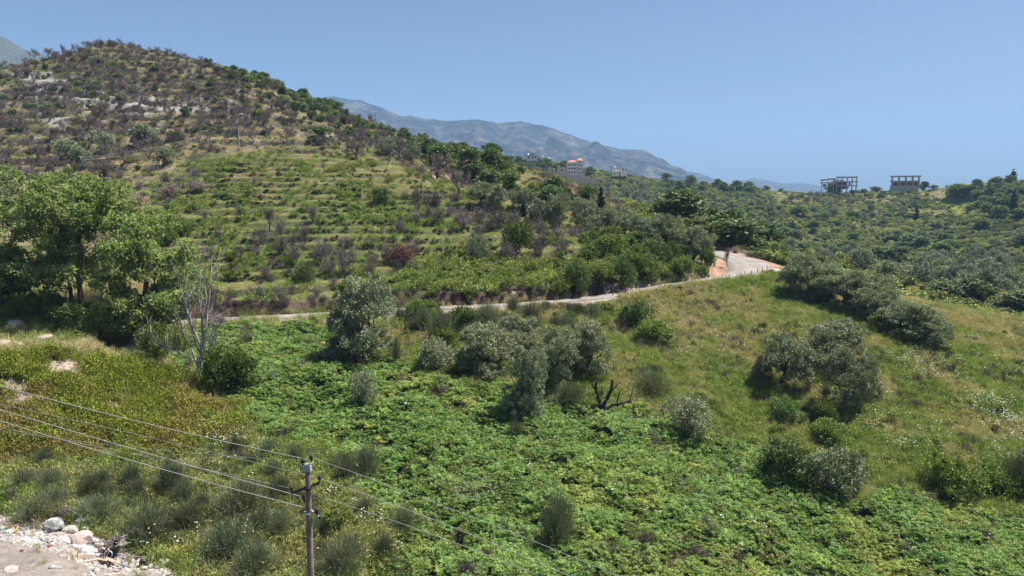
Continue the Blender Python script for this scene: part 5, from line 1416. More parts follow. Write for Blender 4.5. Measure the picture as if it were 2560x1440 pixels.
# roots and dry twigs hanging over the cut bank of the road
i_ = R.integers(8, 128, 900); o_ = R.uniform(0.25, 1.9, 900)
tn_ = np.gradient(RP[:,:2], axis=0); tn_ /= np.linalg.norm(tn_, axis=1)[:,None]
x1 = RP[i_,0]-tn_[i_,1]*(ROADW[i_]+o_)+R.normal(size=900)*0.2; y1 = RP[i_,1]+tn_[i_,0]*(ROADW[i_]+o_)
k_ = (x1 < 14) & (fbm(x1/2.0, y1/2.0, 161, 2) > 0.42); x1, y1 = x1[k_], y1[k_]
scatter('bank_twigs', 'dry twigs and roots along the cut bank of the road', brs, 3, x1, y1, R.uniform(0.18,0.42,len(x1)), R.random(len(x1))*0.9, 0.05, zs=(0.6,1.0), tilt=0.35)
# the far slopes
x, y = fan(150000, 100, 680, 44); c, z, px, py, d = cls(x, y)
n1 = fbm(x/17, y/17, 141, 3); n2 = fbm(x/55, y/55, 143, 2)
open_ = in_poly(px, py, DRYRIDGE) | in_poly(px, py, [(2330,505),(2480,480),(2500,520),(2400,540)]) | in_poly(px, py, [(1900,470),(2320,455),(2330,500),(2250,515),(1950,510)]) & (n1 > 0.40) | in_poly(px, py, [(2330,690),(2560,640),(2560,720),(2420,720)]) & (n1 > 0.47)
dv = 0.10+0.9*sstep(0.34,0.52,n1*0.7+n2*0.3)
g = c['valley'] & (d > 100) & (R.random(len(x)) < np.where(open_, 0.05, dv)*0.62) & off_road(x, y, 2.5) & ~((d < 118) & (px < 2000) & (py > 610))
x1, y1 = x[g], y[g]
scatter('maquis_scrub', 'green maquis scrub covering the far slopes', mqs, 5, x1, y1, R.uniform(0.5,1.0,len(x1))*R.uniform(0.9,2.6,len(x1)), np.clip(R.random(len(x1))**1.8+sstep(0.5,0.7,fbm(x1/12,y1/12,147,2))*0.5,0,1), 0.15, zs=(0.6,0.95))
x, y = fan(60000, 100, 680, 44); c, z, px, py, d = cls(x, y)
g = c['valley'] & off_road(x, y, 2.5)
x1, y1 = x[g], y[g]
scatter('valley_grass', 'grass and herbs between the scrub of the far slopes', fb, 4, x1, y1, R.uniform(1.2,3.0,len(x1)), dryness(x1,y1)*0.8, 0.05, zs=(0.4,0.7))
# flowers
um = sources('flowers', [(umbel(570+i, 2+i), MT['white']) for i in range(3)])
def flowers(poly, n, s=(0.8,1.3), clump=0.5, dmin=24):
    poly = np.array(poly, float); x0, y0 = poly.min(0); x1, y1 = poly.max(0)
    px = R.uniform(x0,x1,n*5); py = R.uniform(y0,y1,n*5); k = in_poly(px,py,poly); px, py = px[k], py[k]
    x, y, z, ok = at(px, py, dmin); x, y = x[ok], y[ok]
    k = fbm(x/2.6, y/2.6, 151, 2) > clump; x, y = x[k][:n], y[k][:n]
    return x, y
fx, fy = [], []
for a in [([(1900,860),(2560,880),(2560,1180),(2250,1150),(1950,960)],220,0.47),([(2380,980),(2560,1000),(2560,1090),(2400,1070)],80,0.30),([(2060,860),(2330,880),(2400,960),(2200,960)],90,0.4),([(1560,770),(1850,760),(2000,880),(1700,900),(1560,860)],110,0.52),([(480,1085),(600,1090),(610,1135),(500,1130)],46,0.2),
          ([(50,1050),(420,1150),(800,1180),(840,1260),(500,1200)],26,0.3),([(880,1180),(1000,1250),(1020,1400),(900,1420)],22,0.3),([(930,960),(1800,1080),(2200,1250),(2560,1400),(1300,1440)],50,0.3),([(1000,660),(1500,640),(1500,720),(1100,740)],8,0.2),([(2300,780),(2560,810),(2560,880),(2380,880)],30,0.4),([(300,1380),(440,1420),(900,1440),(600,1300)],14,0.2)]:
    p, q = flowers(a[0], a[1], clump=a[2]); fx.append(p); fy.append(q)
fx = np.concatenate(fx); fy = np.concatenate(fy)
scatter('white_flowers', 'white wild carrot umbels standing above the grass', um, 3, fx, fy, R.uniform(0.7,1.15,len(fx)), 0.0, 0.0, tilt=0.08)
def blossoms(name, label, bx, by, bw, bh, n, mat, size=0.07, dmin=24):
    rng = np.random.default_rng(int(bx)); mb = MB()
    px = bx+rng.normal(size=n)*bw*0.32; py = by+rng.normal(size=n)*bh*0.32
    x, y, z, ok = at(px, py, dmin); p = np.stack([x,y,z+rng.uniform(0.3,0.95,n)],1)[ok]; m = len(p)
    mb.leaves(p, rsphere(rng,m), rsphere(rng,m), size*2, size*1.6, rng.random(m))
    tag(link(name, mb.mesh(name, mat)), label, kind='stuff')
blossoms('withered_flower_heads', 'pale withered seed heads on brown stems in the bracken', 1180, 1245, 120, 60, 700, MT['paleleaf'], 0.05)
blossoms('yellow_flowers', 'small yellow flowers under the brooms near the rubble', 470, 1395, 120, 50, 160, MT['yellowfl'], 0.035)

# ---------------------------------------------------------------- power pole and its wires
def depth_xyz(px, py, D):
    ax, az = ray(px, py); return np.array((ax*D, D, CAM_Z+az*D))
PD = 28.0
top = depth_xyz(769.5, 1183, PD)
pg = float(hfun(top[0], PD))
pole = tag(empty('power_pole', (top[0], PD, pg)), 'tall concrete power pole carrying wires in front of the weedy corner', 'power pole')
Ht = top[2]-pg
mb = MB(); mb.tube([(-0.06,0,-0.3),(-0.04,0,Ht*0.5),(0,0,Ht)], [0.175,0.142,0.105], 14); me = mb.mesh('shaft', [MT['concrete']], smooth=False); link('shaft', me, pole)
def loc(px, py, dy=0.0): return depth_xyz(px, py, PD+dy) - np.array((top[0], PD, pg))
mb = MB(); c = loc(769.5, 1172); mb.box(c, (0.27,0.26,0.20)); mb.box(c+np.array((0,0,0.14)), (0.24,0.24,0.08)); mb.box(c+np.array((0.0,-0.14,-0.02)), (0.2,0.02,0.03))
mb.tube([c+np.array((-0.16,-0.1,0.10)), c+np.array((0.22,0.05,0.24))], 0.035, 4)
link('head_bracket', mb.mesh('head_bracket', [MT['metal']]), pole)
mb = MB(); a, b = loc(729,1233), loc(799,1207); mb.tube([a, (a+b)/2, b], 0.055, 4); c = loc(769,1221); mb.tube([c-np.array((0,0,0.05)), c+np.array((0,0,0.05))], 0.15, 12)
link('crossarm', mb.mesh('crossarm', [MT['rust']]), pole)
mb = MB(); a, b = loc(775,1272), loc(800,1293); mb.tube([a, b], 0.035, 4)
link('strut', mb.mesh('strut', [MT['metal']]), pole)
mb = MB(); c = loc(768.5,1282); mb.tube([c-np.array((0,0,0.02)), c+np.array((0,0,0.02))], 0.158, 14); link('strap', mb.mesh('strap', [MT['metal']]), pole)
def insulator_mb(s=1.0):
    m = MB(); m.tube([(0,0,-0.12*s),(0,0,-0.02*s),(0,0,0),(0,0,0.05*s),(0,0,0.06*s),(0,0,0.12*s),(0,0,0.16*s)], np.array([0.02,0.03,0.085,0.085,0.055,0.085,0.05])*s, 10); return m
ins_me = insulator_mb().mesh('insulator', [MT['insul']], smooth=False)
for (px, py, s) in [(778,1146,1.0),(757,1156,1.1),(729,1224,0.95),(799,1198,1.0),(759,1246,0.8),(793,1282,1.15),(800,1296,0.7)]:
    o = link('insulator', ins_me, pole); o.location = loc(px, py); o.scale = (s,s,s)
def wire(pts, r, label, sag=0.0, n=24):
    """a slack wire through points (pixel column, row, distance)"""
    P = np.array([depth_xyz(*p) for p in pts]); t = np.linspace(0,1,n)
    seg = np.concatenate([[0], np.cumsum(np.linalg.norm(np.diff(P,axis=0),axis=1))]); seg /= seg[-1]
    # quadratic through three points keeps the sag of the photograph
    if len(P) == 3:
        t1 = seg[1]; L = [( (t-t1)*(t-1))/((0-t1)*(0-1)), (t*(t-1))/((t1)*(t1-1)), (t*(t-t1))/((1)*(1-t1))]
        Q = sum(l[:,None]*p for l, p in zip(L, P))
    else:
        Q = P[0]+(P[1]-P[0])*t[:,None]
    mb = MB(); mb.tube(Q, r, 5, cap=False)
    return tag(link('power_line', mb.mesh('power_line', [MT['wire']], smooth=True)), label, 'wire', 'wires on the concrete pole')
def left(p0, p1, p2): return [p0, p1, p2]
wire([(-700,740,35),(380,1062,29.2),(775,1150,28)], 0.014, 'uppermost thick wire running to the head of the pole')
wire([(-700,800,35),(300,1113,29.6),(758,1243,28)], 0.014, 'upper of the two thick wires reaching the pole below its crossarm')
wire([(-700,800,36),(300,1143,29.6),(772,1272,28)], 0.014, 'lowest thick wire clamped to the strut of the pole')
wire([(-700,880,35),(350,1088,29.4),(799,1196,28)], 0.0065, 'thin wire running to the raised end of the crossarm')
wire([(-700,960,35),(300,1128,29.6),(729,1221,28)], 0.0065, 'thin wire running to the low end of the crossarm')
wire([(-700,935,35),(330,1118,29.6),(757,1152,28)], 0.0055, 'faint thin wire sagging under the uppermost one')
wire([(778,1143,28),(1200,1300,26.5),(2100,1680,23)], 0.008, 'wire descending from the pole head across the bracken')
wire([(799,1196,28),(1200,1345,26.5),(2000,1720,23)], 0.008, 'wire descending from the raised end of the crossarm')
wire([(729,1222,28),(1050,1325,27),(1800,1650,23.5)], 0.0075, 'wire descending from the low end of the crossarm')
wire([(788,1272,28),(836,1211,27.6)], 0.007, 'short slanting jumper wire beside the pole')

# small far poles
def far_pole(bx, by, ty, arm, label, dmin, D=None, r=0.11):
    x, y, z = at1(bx, by, dmin, D); h = (by-ty)*y/F_PX
    t = tag(empty('far_pole', (x,y,z)), label, 'pole', 'far poles')
    mb = MB(); mb.tube([(0,0,-0.3),(0,0,h)], [r*1.2,r*0.8], 8); link('shaft', mb.mesh('shaft', [MT['post']]), t)
    if arm:
        mb = MB(); mb.box((0,0,h-0.35), (arm,0.1,0.1)); mb.box((-arm*0.4,0,h-0.2), (0.09,0.09,0.25)); mb.box((arm*0.4,0,h-0.2), (0.09,0.09,0.25)); link('crossarm', mb.mesh('crossarm', [MT['rust']]), t)
    return (x, y, z+h)
pa = far_pole(598, 376, 308, 0.9, 'lone grey pole standing on the knoll crest', 120)
pb = far_pole(740, 384, 347, 0, 'short grey pole on the knoll crest', 120)
far_pole(1172, 392, 370, 1.6, 'pole with a crossarm above the dark trees of the spur', 150)
for (bx, by, ty, l) in [(2178,468,454,'thick stub pole on the skyline between the two concrete frames'),(2337,460,445,'pole on the skyline next to the flat-topped frame'),(2408,448,437,'thin pole on the skyline over the dry grass crest'),(2514,440,424,'thin pole on the skyline near the skyline cypress')]:
    far_pole(bx, by, ty, 0, l, 250, r=0.2 if bx == 2178 else 0.1)
def wire3(P, r, label, sag):
    t = np.linspace(0,1,20); P = np.array(P, float)
    Q = P[0]+(P[1]-P[0])*t[:,None]; Q[:,2] -= sag*4*t*(1-t)
    mb = MB(); mb.tube(Q, r, 4, cap=False); tag(link('power_line', mb.mesh('power_line', [MT['wire']])), label, 'wire', 'wires on the hill')
q = at1(205, 442, 105)
for dz, l in ((0.0,'upper faint wire from the knoll pole down to the hollow'),(-0.5,'lower faint wire from the knoll pole down to the hollow')):
    wire3([(pa[0], pa[1], pa[2]-0.3+dz), (q[0], q[1], q[2]+3.6+dz)], 0.016, l, 1.2)

# ---------------------------------------------------------------- fences
def fence(name, label, posts, hpx, mat, wires=3, rad=0.045):
    pts = []
    for (bx, by, h) in posts:
        x, y, z = at1(bx, by, 24); pts.append((x, y, z, h*math.hypot(y, CAM_Z-z)/F_PX))
    t = tag(empty(name, pts[0][:3]), label, 'fence')
    b = np.array(pts[0][:3])
    for (x, y, z, h) in pts:
        mb = MB(); lx, ly = R.normal()*0.05, R.normal()*0.05
        mb.tube([(0,0,-0.3),(lx,ly,h)], [rad,rad*0.9], 6); o = link('post', mb.mesh('post', [mat]), t); o.location = np.array((x,y,z))-b
    for k in range(wires):
        f = (k+1)/(wires+0.3)
        mb = MB(); mb.tube([np.array((x,y,z+h*f))-b for (x,y,z,h) in pts], 0.006, 3, cap=False); link('wire', mb.mesh('wire', [MT['wire']]), t)
fence('wire_fence', 'wire fence of thin pale posts running down the meadow', [(1650,842,24),(1718,872,20),(1795,922,16),(1842,936,15),(1900,955,24),(1952,992,18),(1991,1004,24),(2026,1014,22),(2114,1065,22),(2174,1086,28),(2212,1106,20),(2258,1113,20),(2317,1128,16),(2354,1150,16)], 22, MT['post'], rad=0.05)
fence('wire_fence', 'wire fence of dark posts lining the meadow side of the road', [(1531,742,22),(1562,742,14),(1598,738,14),(1640,733,14),(1702,722,12),(1764,712,14),(1785,705,14),(1806,702,15),(1823,702,16),(1842,698,15),(1863,692,14),(1878,688,13),(1894,684,13),(1906,680,13),(1918,678,14)], 14, MT['darkpost'], rad=0.05)
fence('wire_fence', 'two old leaning posts with wire between the brush heap and meadow', [(1553,760,14),(1646,850,22),(1661,858,20)], 18, MT['post'], wires=2, rad=0.06)

# ---------------------------------------------------------------- rocks, rubble and litter
def rock_mesh(seed, squash=0.75, rough=0.25, mat='stone', sub=2):
    import bmesh
    bm = bmesh.new(); bmesh.ops.create_icosphere(bm, subdivisions=sub, radius=1.0)
    rng = np.random.default_rng(seed); off = rng.uniform(0,50,3)
    cuts = rsphere(rng, 7); cd = rng.uniform(0.62,0.9,7)
    for v in bm.verts:
        p = np.array(v.co)
        for n_, d_ in zip(cuts, cd):
            k = p@n_-d_
            if k > 0: p = p-n_*k*0.85
        nn = (vnoise(np.array([p[0]*1.7+off[0]]), np.array([p[1]*1.7+p[2]*1.3+off[1]]), seed)[0]-0.5)*rough
        p = p*(1+nn); p[2] *= squash
        v.co = p
    me = bpy.data.meshes.new('rock'); bm.to_mesh(me); bm.free(); me.materials.append(MT[mat])
    return me
MT['paleRock'] = plain_mat('pale_rock', (0.43,0.385,0.34), (0.25,0.225,0.20), scale=1.6, rough=0.95, bump=0.6)
MT['greyRock'] = plain_mat('lichen_grey_rock', (0.40,0.40,0.38), (0.15,0.155,0.155), scale=2.0, rough=0.95, bump=0.6, contrast=(0.42,0.56))
MT['pinkRock'] = plain_mat('pinkish_rock', (0.52,0.42,0.36), (0.38,0.30,0.26), scale=1.4, rough=0.95, bump=0.6)
BK = 'boulders at the rubble edge'
def boulder(px, py, wpx, seed, mat, label, group=BK, squash=0.75, dmin=20):
    x, y, z = at1(px, py, dmin); m = math.hypot(y, CAM_Z-z)/F_PX; s = wpx*m/2
    o = link('boulder', rock_mesh(seed, squash, mat=mat)); o.location = (x, y, z+s*squash*0.45); o.scale = (s, s*0.9, s); o.rotation_euler = (R.normal()*0.15, R.normal()*0.15, R.uniform(0,6))
    tag(o, label, 'boulder', group)
for i, (px, py, w, mat, l, sq) in enumerate([(137,1322,46,'greyRock','big blotched grey boulder on the rubble edge',0.85),(201,1313,28,'greyRock','upright pale grey boulder standing apart behind the others',0.95),(209,1328,26,'paleRock','smooth pale boulder right under the upright one',0.7),(176,1330,40,'paleRock','long flat boulder beside the blotched grey one',0.55),
   (112,1318,30,'paleRock','white boulder tucked behind the blotched grey one',0.6),(203,1352,56,'pinkRock','largest pinkish white boulder in the rubble',0.65),(258,1378,26,'pinkRock','pale upright slab leaning by the uprooted stump',1.1),(242,1366,20,'paleRock','small tilted stone before the uprooted stump',0.7),(238,1356,26,'greyRock','mossy stone between the pinkish boulder and the stump',0.6),
   (88,1313,26,'paleRock','low pale stone at the top of the rubble slope',0.5),(112,1352,24,'greyRock','dark angular stone in the rubble slope',0.7),(125,1356,16,'greyRock','dark small stone beside the angular one',0.7),(411,1410,30,'paleRock','pale stone alone in the weeds past the black crate',0.6),(360,1424,18,'paleRock','stone in front of the black crate',0.7),(378,1420,16,'paleRock','round stone beside the one before the crate',0.8),
   (330,1420,20,'greyRock','grey stone at the low end of the rubble',0.7),(343,1430,18,'greyRock','grey green stone at the foot of the rubble',0.7),(312,1414,18,'greyRock','small grey stone near the planks',0.7),(320,1432,20,'paleRock','whitish stone at the foot of the rubble',0.65),(406,1432,16,'greyRock','bluish stone in the weeds',0.7),(30,1425,36,'paleRock','flat slab lying on the bare earth',0.3),(135,1418,24,'greyRock','flat grey stone on the bare earth',0.35),(225,1428,30,'greyRock','dark flat slab low on the bare earth',0.3),(150,1420,14,'paleRock','small pale stone on the bare earth',0.6),
   (345,1408,14,'paleRock','pale cobble behind the grey stones',0.8),(300,1424,14,'greyRock','cobble between the planks and grey stones',0.8)]):
    boulder(px, py, w, 600+i, mat, l, squash=sq)
boulder(36, 822, 56, 650, 'pinkRock', 'big rounded pinkish boulder beside the poplar trunks', 'boulders by the poplars', 0.65, 45)
boulder(108, 846, 46, 651, 'pinkRock', 'flat pale boulder between the round one and the poplars', 'boulders by the poplars', 0.3, 45)
# uprooted stump in the rubble
x, y, z = at1(283, 1388, 20); m = math.hypot(y, CAM_Z-z)/F_PX
t = tag(empty('uprooted_stump', (x,y,z), 0.4, (1,1,1)), 'uprooted stump with a ragged brown root plate beside the rubble', 'tree stump')
rng = np.random.default_rng(77); mb = MB(); mb.tube([(-0.2,0,0.1),(0.1,0,0.5),(0.3,0,0.95)], [0.30,0.34,0.2], 9)
link('trunk', mb.mesh('trunk', [MT['char']]), t)
mb = MB()
for k in range(26):
    a = rng.uniform(0,6.28); d = np.array((math.cos(a)*0.6, math.sin(a)*0.6, rng.uniform(0.1,1.0)))
    branching(mb, rng, (0.05,0,0.45), d, rng.uniform(0.35,0.7), 0.07, 2, 3, (0,0,3), 0.3, 0.0, spread=0.9)
link('roots', mb.mesh('roots', [MT['palebark']]), t)
# crate, planks, hoses
x, y, z = at1(360, 1415, 20)
t = tag(empty('plastic_crate', (x,y,z+0.02), 0.15), 'small black plastic crate standing at the weed edge', 'crate')
MT['blackplastic'] = plain_mat('black_plastic', (0.025,0.025,0.028), (0.018,0.018,0.02), scale=3, rough=0.5)
mb = MB(); mb.box((0,0,0.02), (0.36,0.28,0.03)); link('base', mb.mesh('base', [MT['blackplastic']]), t)
for (cx, cy, dx, dy) in ((0,-0.14,0.36,0.02),(0,0.14,0.36,0.02),(-0.17,0,0.02,0.26),(0.17,0,0.02,0.26)):
    mb = MB()
    for zz in (0.07,0.13,0.19,0.25,0.31): mb.box((cx,cy,zz), (dx,dy,0.035))
    for e in (-0.45,-0.15,0.15,0.45): mb.box((cx+(dx*e if dx > 0.1 else 0), cy+(dy*e if dy > 0.1 else 0), 0.18), (0.026,0.026,0.30))
    link('side_panel', mb.mesh('side_panel', [MT['blackplastic']]), t)
MT['wood'] = plain_mat('old_plank', (0.42,0.32,0.24), (0.30,0.23,0.17), scale=4, rough=0.9)
for (px, py, a, L, l) in [(258,1398,-0.5,1.9,'long weathered plank lying across the rubble'),(272,1404,-0.42,1.7,'second plank lying beside the long weathered one'),(250,1404,-0.2,0.9,'short dark plank under the long ones'),(225,1408,0.5,0.6,'broken board end sticking out of the rubble')]:
    x, y, z = at1(px, py, 20); mb = MB(); mb.box((0,0,0), (L,0.16,0.05)); o = link('plank', mb.mesh('plank', [MT['wood']])); o.location = (x,y,z+0.14); o.rotation_euler = (0.08,0.06,a)
    tag(o, l, 'plank', 'planks in the rubble')
MT['orange'] = plain_mat('orange_hose', (0.62,0.30,0.06), (0.5,0.24,0.05), rough=0.5); MT['whiteplastic'] = plain_mat('white_plastic', (0.72,0.76,0.78), (0.60,0.65,0.68), rough=0.5)
x, y, z = at1(20, 1330, 20); a = np.linspace(-0.6, 2.4, 16); mb = MB(); mb.tube(np.stack([np.cos(a)*0.42, np.sin(a)*0.45, 0.12+0.05*np.sin(a*3)],1), 0.035, 6); o = link('orange_hose', mb.mesh('orange_hose', [MT['orange']])); o.location = (x,y,z); tag(o, 'curved piece of orange hose on top of the rubble', 'hose')
x, y, z = at1(272, 1396, 20); a = np.linspace(0, 6.6, 26); mb = MB(); mb.tube(np.stack([np.cos(a)*0.19, np.zeros(26), 0.26+np.sin(a)*0.22],1), 0.03, 6); o = link('pipe_coil', mb.mesh('pipe_coil', [MT['whiteplastic']])); o.location = (x,y,z); o.rotation_euler = (0.2,0,0.3); tag(o, 'white plastic pipe loop beside the pale slab', 'pipe')
# white sheeting and bags dumped in the rubble
MT['sheet'] = plain_mat('dirty_white_sheet', (0.60,0.61,0.62), (0.36,0.37,0.37), scale=3, rough=0.6)
def crumple(px, py, w, l, seed, mat='sheet', hh=0.3):
    x, y, z = at1(px, py, 20); m = math.hypot(y, CAM_Z-z)/F_PX*w/2*0.8; n = 13
    u, v = np.meshgrid(np.linspace(-1,1,n), np.linspace(-1,1,n), indexing='ij'); rng = np.random.default_rng(seed)
    rad = np.sqrt(u*u+v*v); edge = 1+0.35*(vnoise(np.arctan2(u,v)*2+9, rad*0, seed)-0.5)
    X = u*m*edge; Y = v*m*0.8*edge; gz = hfun(x+X, y+Y)-z
    Z = gz+0.05+hh*m*(1-rad**2).clip(0,1)*(0.4+1.2*vnoise(u*3.1+seed, v*3.1, seed))+rng.normal(size=u.shape)*0.02
    ii = np.arange(n*n).reshape(n,n); q = np.stack([ii[:-1,:-1],ii[1:,:-1],ii[1:,1:],ii[:-1,1:]],-1).reshape(-1,4)
    o = link('plastic_sheet', mesh_np('plastic_sheet', np.stack([X,Y,Z],-1).reshape(-1,3), [q], [MT[mat]])); o.location = (x,y,z); tag(o, l, 'plastic sheet', 'rubbish in the rubble')
MT['mint'] = plain_mat('pale_green_bag', (0.55,0.72,0.64), (0.45,0.6,0.54), rough=0.6); MT['pinkbag'] = plain_mat('faded_pink_bag', (0.62,0.42,0.40), (0.5,0.33,0.32), rough=0.6); MT['redbag'] = plain_mat('red_rag', (0.45,0.10,0.09), (0.35,0.08,0.07), rough=0.8)
for i, (px,py,w,l,mat) in enumerate([(205,1368,40,'crumpled white sheet in the middle of the rubble','sheet'),(165,1352,26,'white bag beside the dark angular stones','sheet'),(235,1382,40,'long white sheet trailing down to the pale slab','sheet'),(220,1376,34,'torn white sheet between the two larger ones','sheet'),(68,1350,26,'white rag high on the rubble slope','sheet'),(90,1356,30,'creased white sheet beside the white rag','sheet'),(24,1330,24,'pale green bag by the orange hose','mint'),(10,1322,18,'second pale green bag at the picture edge','mint'),(160,1338,22,'faded pink bag behind the white one','pinkbag'),(128,1366,14,'small red rag on the rubble slope','redbag'),(152,1388,14,'red scrap lower on the rubble slope','redbag'),(55,1378,10,'tiny red scrap on the bare earth','redbag'),(292,1428,16,'reddish scrap at the foot of the rubble','pinkbag'),(195,1346,14,'brick coloured scrap by the largest boulder','pinkbag')]):
    crumple(px, py, w, l, 700+i, mat)
# loose stones
def stones(name, label, poly, n, smin, smax, mats, dmin=20):
    poly = np.array(poly, float); x0, y0 = poly.min(0); x1, y1 = poly.max(0)
    px = R.uniform(x0,x1,n*4); py = R.uniform(y0,y1,n*4); k = in_poly(px,py,poly); px, py = px[k][:n], py[k][:n]
    x, y, z, ok = at(px, py, dmin); x, y = x[ok], y[ok]
    co = sources(name, [(rock_mesh(800+i, 0.7, 0.4, mt, 1), None) for i, mt in enumerate(mats)])
    scatter(name, label, co, len(mats), x, y, smin+(smax-smin)*R.random(len(x))**3, 0.0, 0.02, tilt=0.4)
stones('rubble_stones', 'loose broken stones and concrete crumbs of the rubble heap', [(0,1290),(100,1305),(190,1326),(250,1350),(300,1385),(340,1400),(440,1430),(440,1440),(200,1440),(230,1425),(150,1390),(0,1350)], 2600, 0.03, 0.20, ['paleRock','pinkRock','greyRock','paleRock'])
stones('earth_stones', 'small stones on the bare earth', [(0,1350),(150,1390),(230,1425),(250,1440),(0,1440)], 350, 0.02, 0.07, ['paleRock','greyRock'])
stones('bank_stones', 'loose stones on the bank below the road', [(560,800),(800,795),(800,815),(980,790),(1280,775),(1530,750),(1500,770),(1100,800),(1000,830),(800,830),(600,825)], 700, 0.04, 0.2, ['paleRock','pinkRock'], 60)
stones('hill_stones', 'pale loose stones on the hillside', [(60,190),(560,250),(660,290),(400,290),(100,300)], 600, 0.08, 0.5, ['paleRock','paleRock'], 100)
# heaps of cut branches
def brush_heap(px, py, w, h, mat, l, seed):
    x, y, z = at1(px, py, 50); m = math.hypot(y, CAM_Z-z)/F_PX; rng = np.random.default_rng(seed); mb = MB()
    for k in range(240):
        a = rng.uniform(0,6.28); rad = math.sqrt(rng.random()); p = np.array((math.cos(a)*rad*w*m/2, math.sin(a)*rad*w*m/3, 0)); p[2] = h*m*(1-rad**2)*rng.uniform(0.2,1)+hfun(x+p[0], y+p[1])-z
        d = unit(rng.normal(size=3)*np.array((1,1,0.35))); L = rng.uniform(0.3,1.0)
        mb.tube([p-d*L/2, p+rng.normal(size=3)*0.08, p+d*L/2], [0.02,0.025,0.01], 3, cap=False, tint=rng.random())
    v = mb.verts(); k = rng.integers(0,len(v),900); mb.leaves(v[k]+rng.normal(size=(900,3))*0.06, rsphere(rng,900), rsphere(rng,900), 0.14, 0.07, rng.random(900))
    o = link('brush_heap', mb.mesh('brush_heap', [MT[mat]])); o.location = (x,y,z); tag(o, l, 'brush heap', 'heaps of cut branches')
brush_heap(1418, 782, 96, 22, 'redleaf', 'reddish heap of cut branches just under the road', 1)
brush_heap(540, 815, 66, 28, 'burnt', 'grey heap of cut branches behind the pale dead tree', 2)
brush_heap(1320, 777, 50, 12, 'paleleaf', 'thin pale scatter of cut branches by the road edge', 3)

# ---------------------------------------------------------------- buildings
def frame_at(px, py, D):
    x, y, z = at1(px, py, 0, D); return x, y, z, D/F_PX
def part(name, mb, mat, parent): return link(name, mb.mesh(name, [MT[mat]]), parent)
def bld(name, label, px, D, rz, cat='building'):
    ax, _ = ray(px, 450); x = float(ax*D); z = float(hfun(x, D))
    return tag(empty(name, (x, D, z), rz), label, cat), D/F_PX
# z of a pixel row relative to a building's base
def zrow(o, py): 
    _, az = ray(o.location.x/o.location.y*F_PX+1280, py); return float(CAM_Z+az*o.location.y-o.location.z)
# peach apartment block
o, m = bld('apartment_block', 'peach apartment block of four storeys with red tiled roofs and long balconies', 1438, 545, 0.12)
zt, zb = zrow(o, 407), zrow(o, 437)
s = (zt-zb)/3.15
mb = MB(); mb.box((-2.0,2.5,(zt+zb)/2-1), (7.0,7.0,zt-zb+2)); part('wall', mb, 'peach', o)
mb = MB(); mb.box((3.2,2.0,(zt+zb)/2-0.2), (4.0,8.0,zt-zb+3.6)); part('wall', mb, 'peach', o)
for k in range(4):
    zz = zb+k*s
    mb = MB(); mb.box((-2.3,-1.6,zz), (7.4,1.4,0.18)); mb.box((-2.3,-2.25,zz+0.5), (7.4,0.08,0.9)); part('balcony', mb, 'whitewall', o)
    for xx in (-4.6,-2.6,-0.4):
        if k < 3: mb = MB(); mb.box((xx,-1.02,zz+1.25), (0.9,0.06,1.9)); part('window', mb, 'glass', o)
    if k < 4: mb = MB(); mb.box((2.6,-2.03,zz+1.45), (0.8,0.06,1.5)); part('window', mb, 'glass', o)
    if k < 3: mb = MB(); mb.box((4.3,-2.03,zz+1.45), (0.6,0.06,1.2)); part('window', mb, 'glass', o)
mb = MB(); mb.box((-2.2,2.2,zt+0.95), (7.4,8.0,1.9), taper=0.45); part('roof', mb, 'tile', o)
mb = MB(); mb.box((3.2,1.9,zt+2.35), (4.5,8.6,1.5), taper=0.5); part('roof', mb, 'tile', o)
mb = MB(); mb.box((1.0,3.0,zt+2.2), (0.6,0.6,1.6)); part('chimney', mb, 'whitewall', o)
# white villa
o, m = bld('white_villa', 'small white villa with a flat roof on the village ridge', 1548, 560, -0.1)
zt, zb = zrow(o, 419), zrow(o, 436)
for (cx, w, h0, h1) in ((-3.6,3.4,zb-1.5,zt),(-1.2,1.6,zb-1.5,zt-0.5),(2.8,2.6,zb-1.0,zt-0.3),(4.9,1.7,zb-1.0,zt-0.7)):
    mb = MB(); mb.box((cx,1.5,(h0+h1)/2), (w-0.02,5,h1-h0)); part('wall', mb, 'whitewall', o)
for (cx, cz, w, h) in ((-4.0,zt-1.4,0.9,0.8),(-1.4,zt-1.5,0.9,0.8),(2.5,zt-1.4,1.1,1.1),(4.8,zt-1.7,0.5,1.4),(-3.6,zb+0.4,1.2,1.0)):
    mb = MB(); mb.box((cx,-1.03,cz), (w,0.06,h)); part('window', mb, 'glass', o)
mb = MB(); mb.box((-2.2,-1.7,zb+1.7), (3.6,1.4,0.15)); mb.box((-2.2,-2.35,zb+2.1), (3.6,0.08,0.8)); part('balcony', mb, 'whitewall', o)
mb = MB(); mb.box((-3.4,1.5,zt+0.5), (1.5,2.0,0.9)); part('roof_shed', mb, 'peach', o)
mb = MB(); mb.box((-3.5,1.5,zt+1.1), (1.7,2.2,0.2)); part('roof', mb, 'whitewall', o)
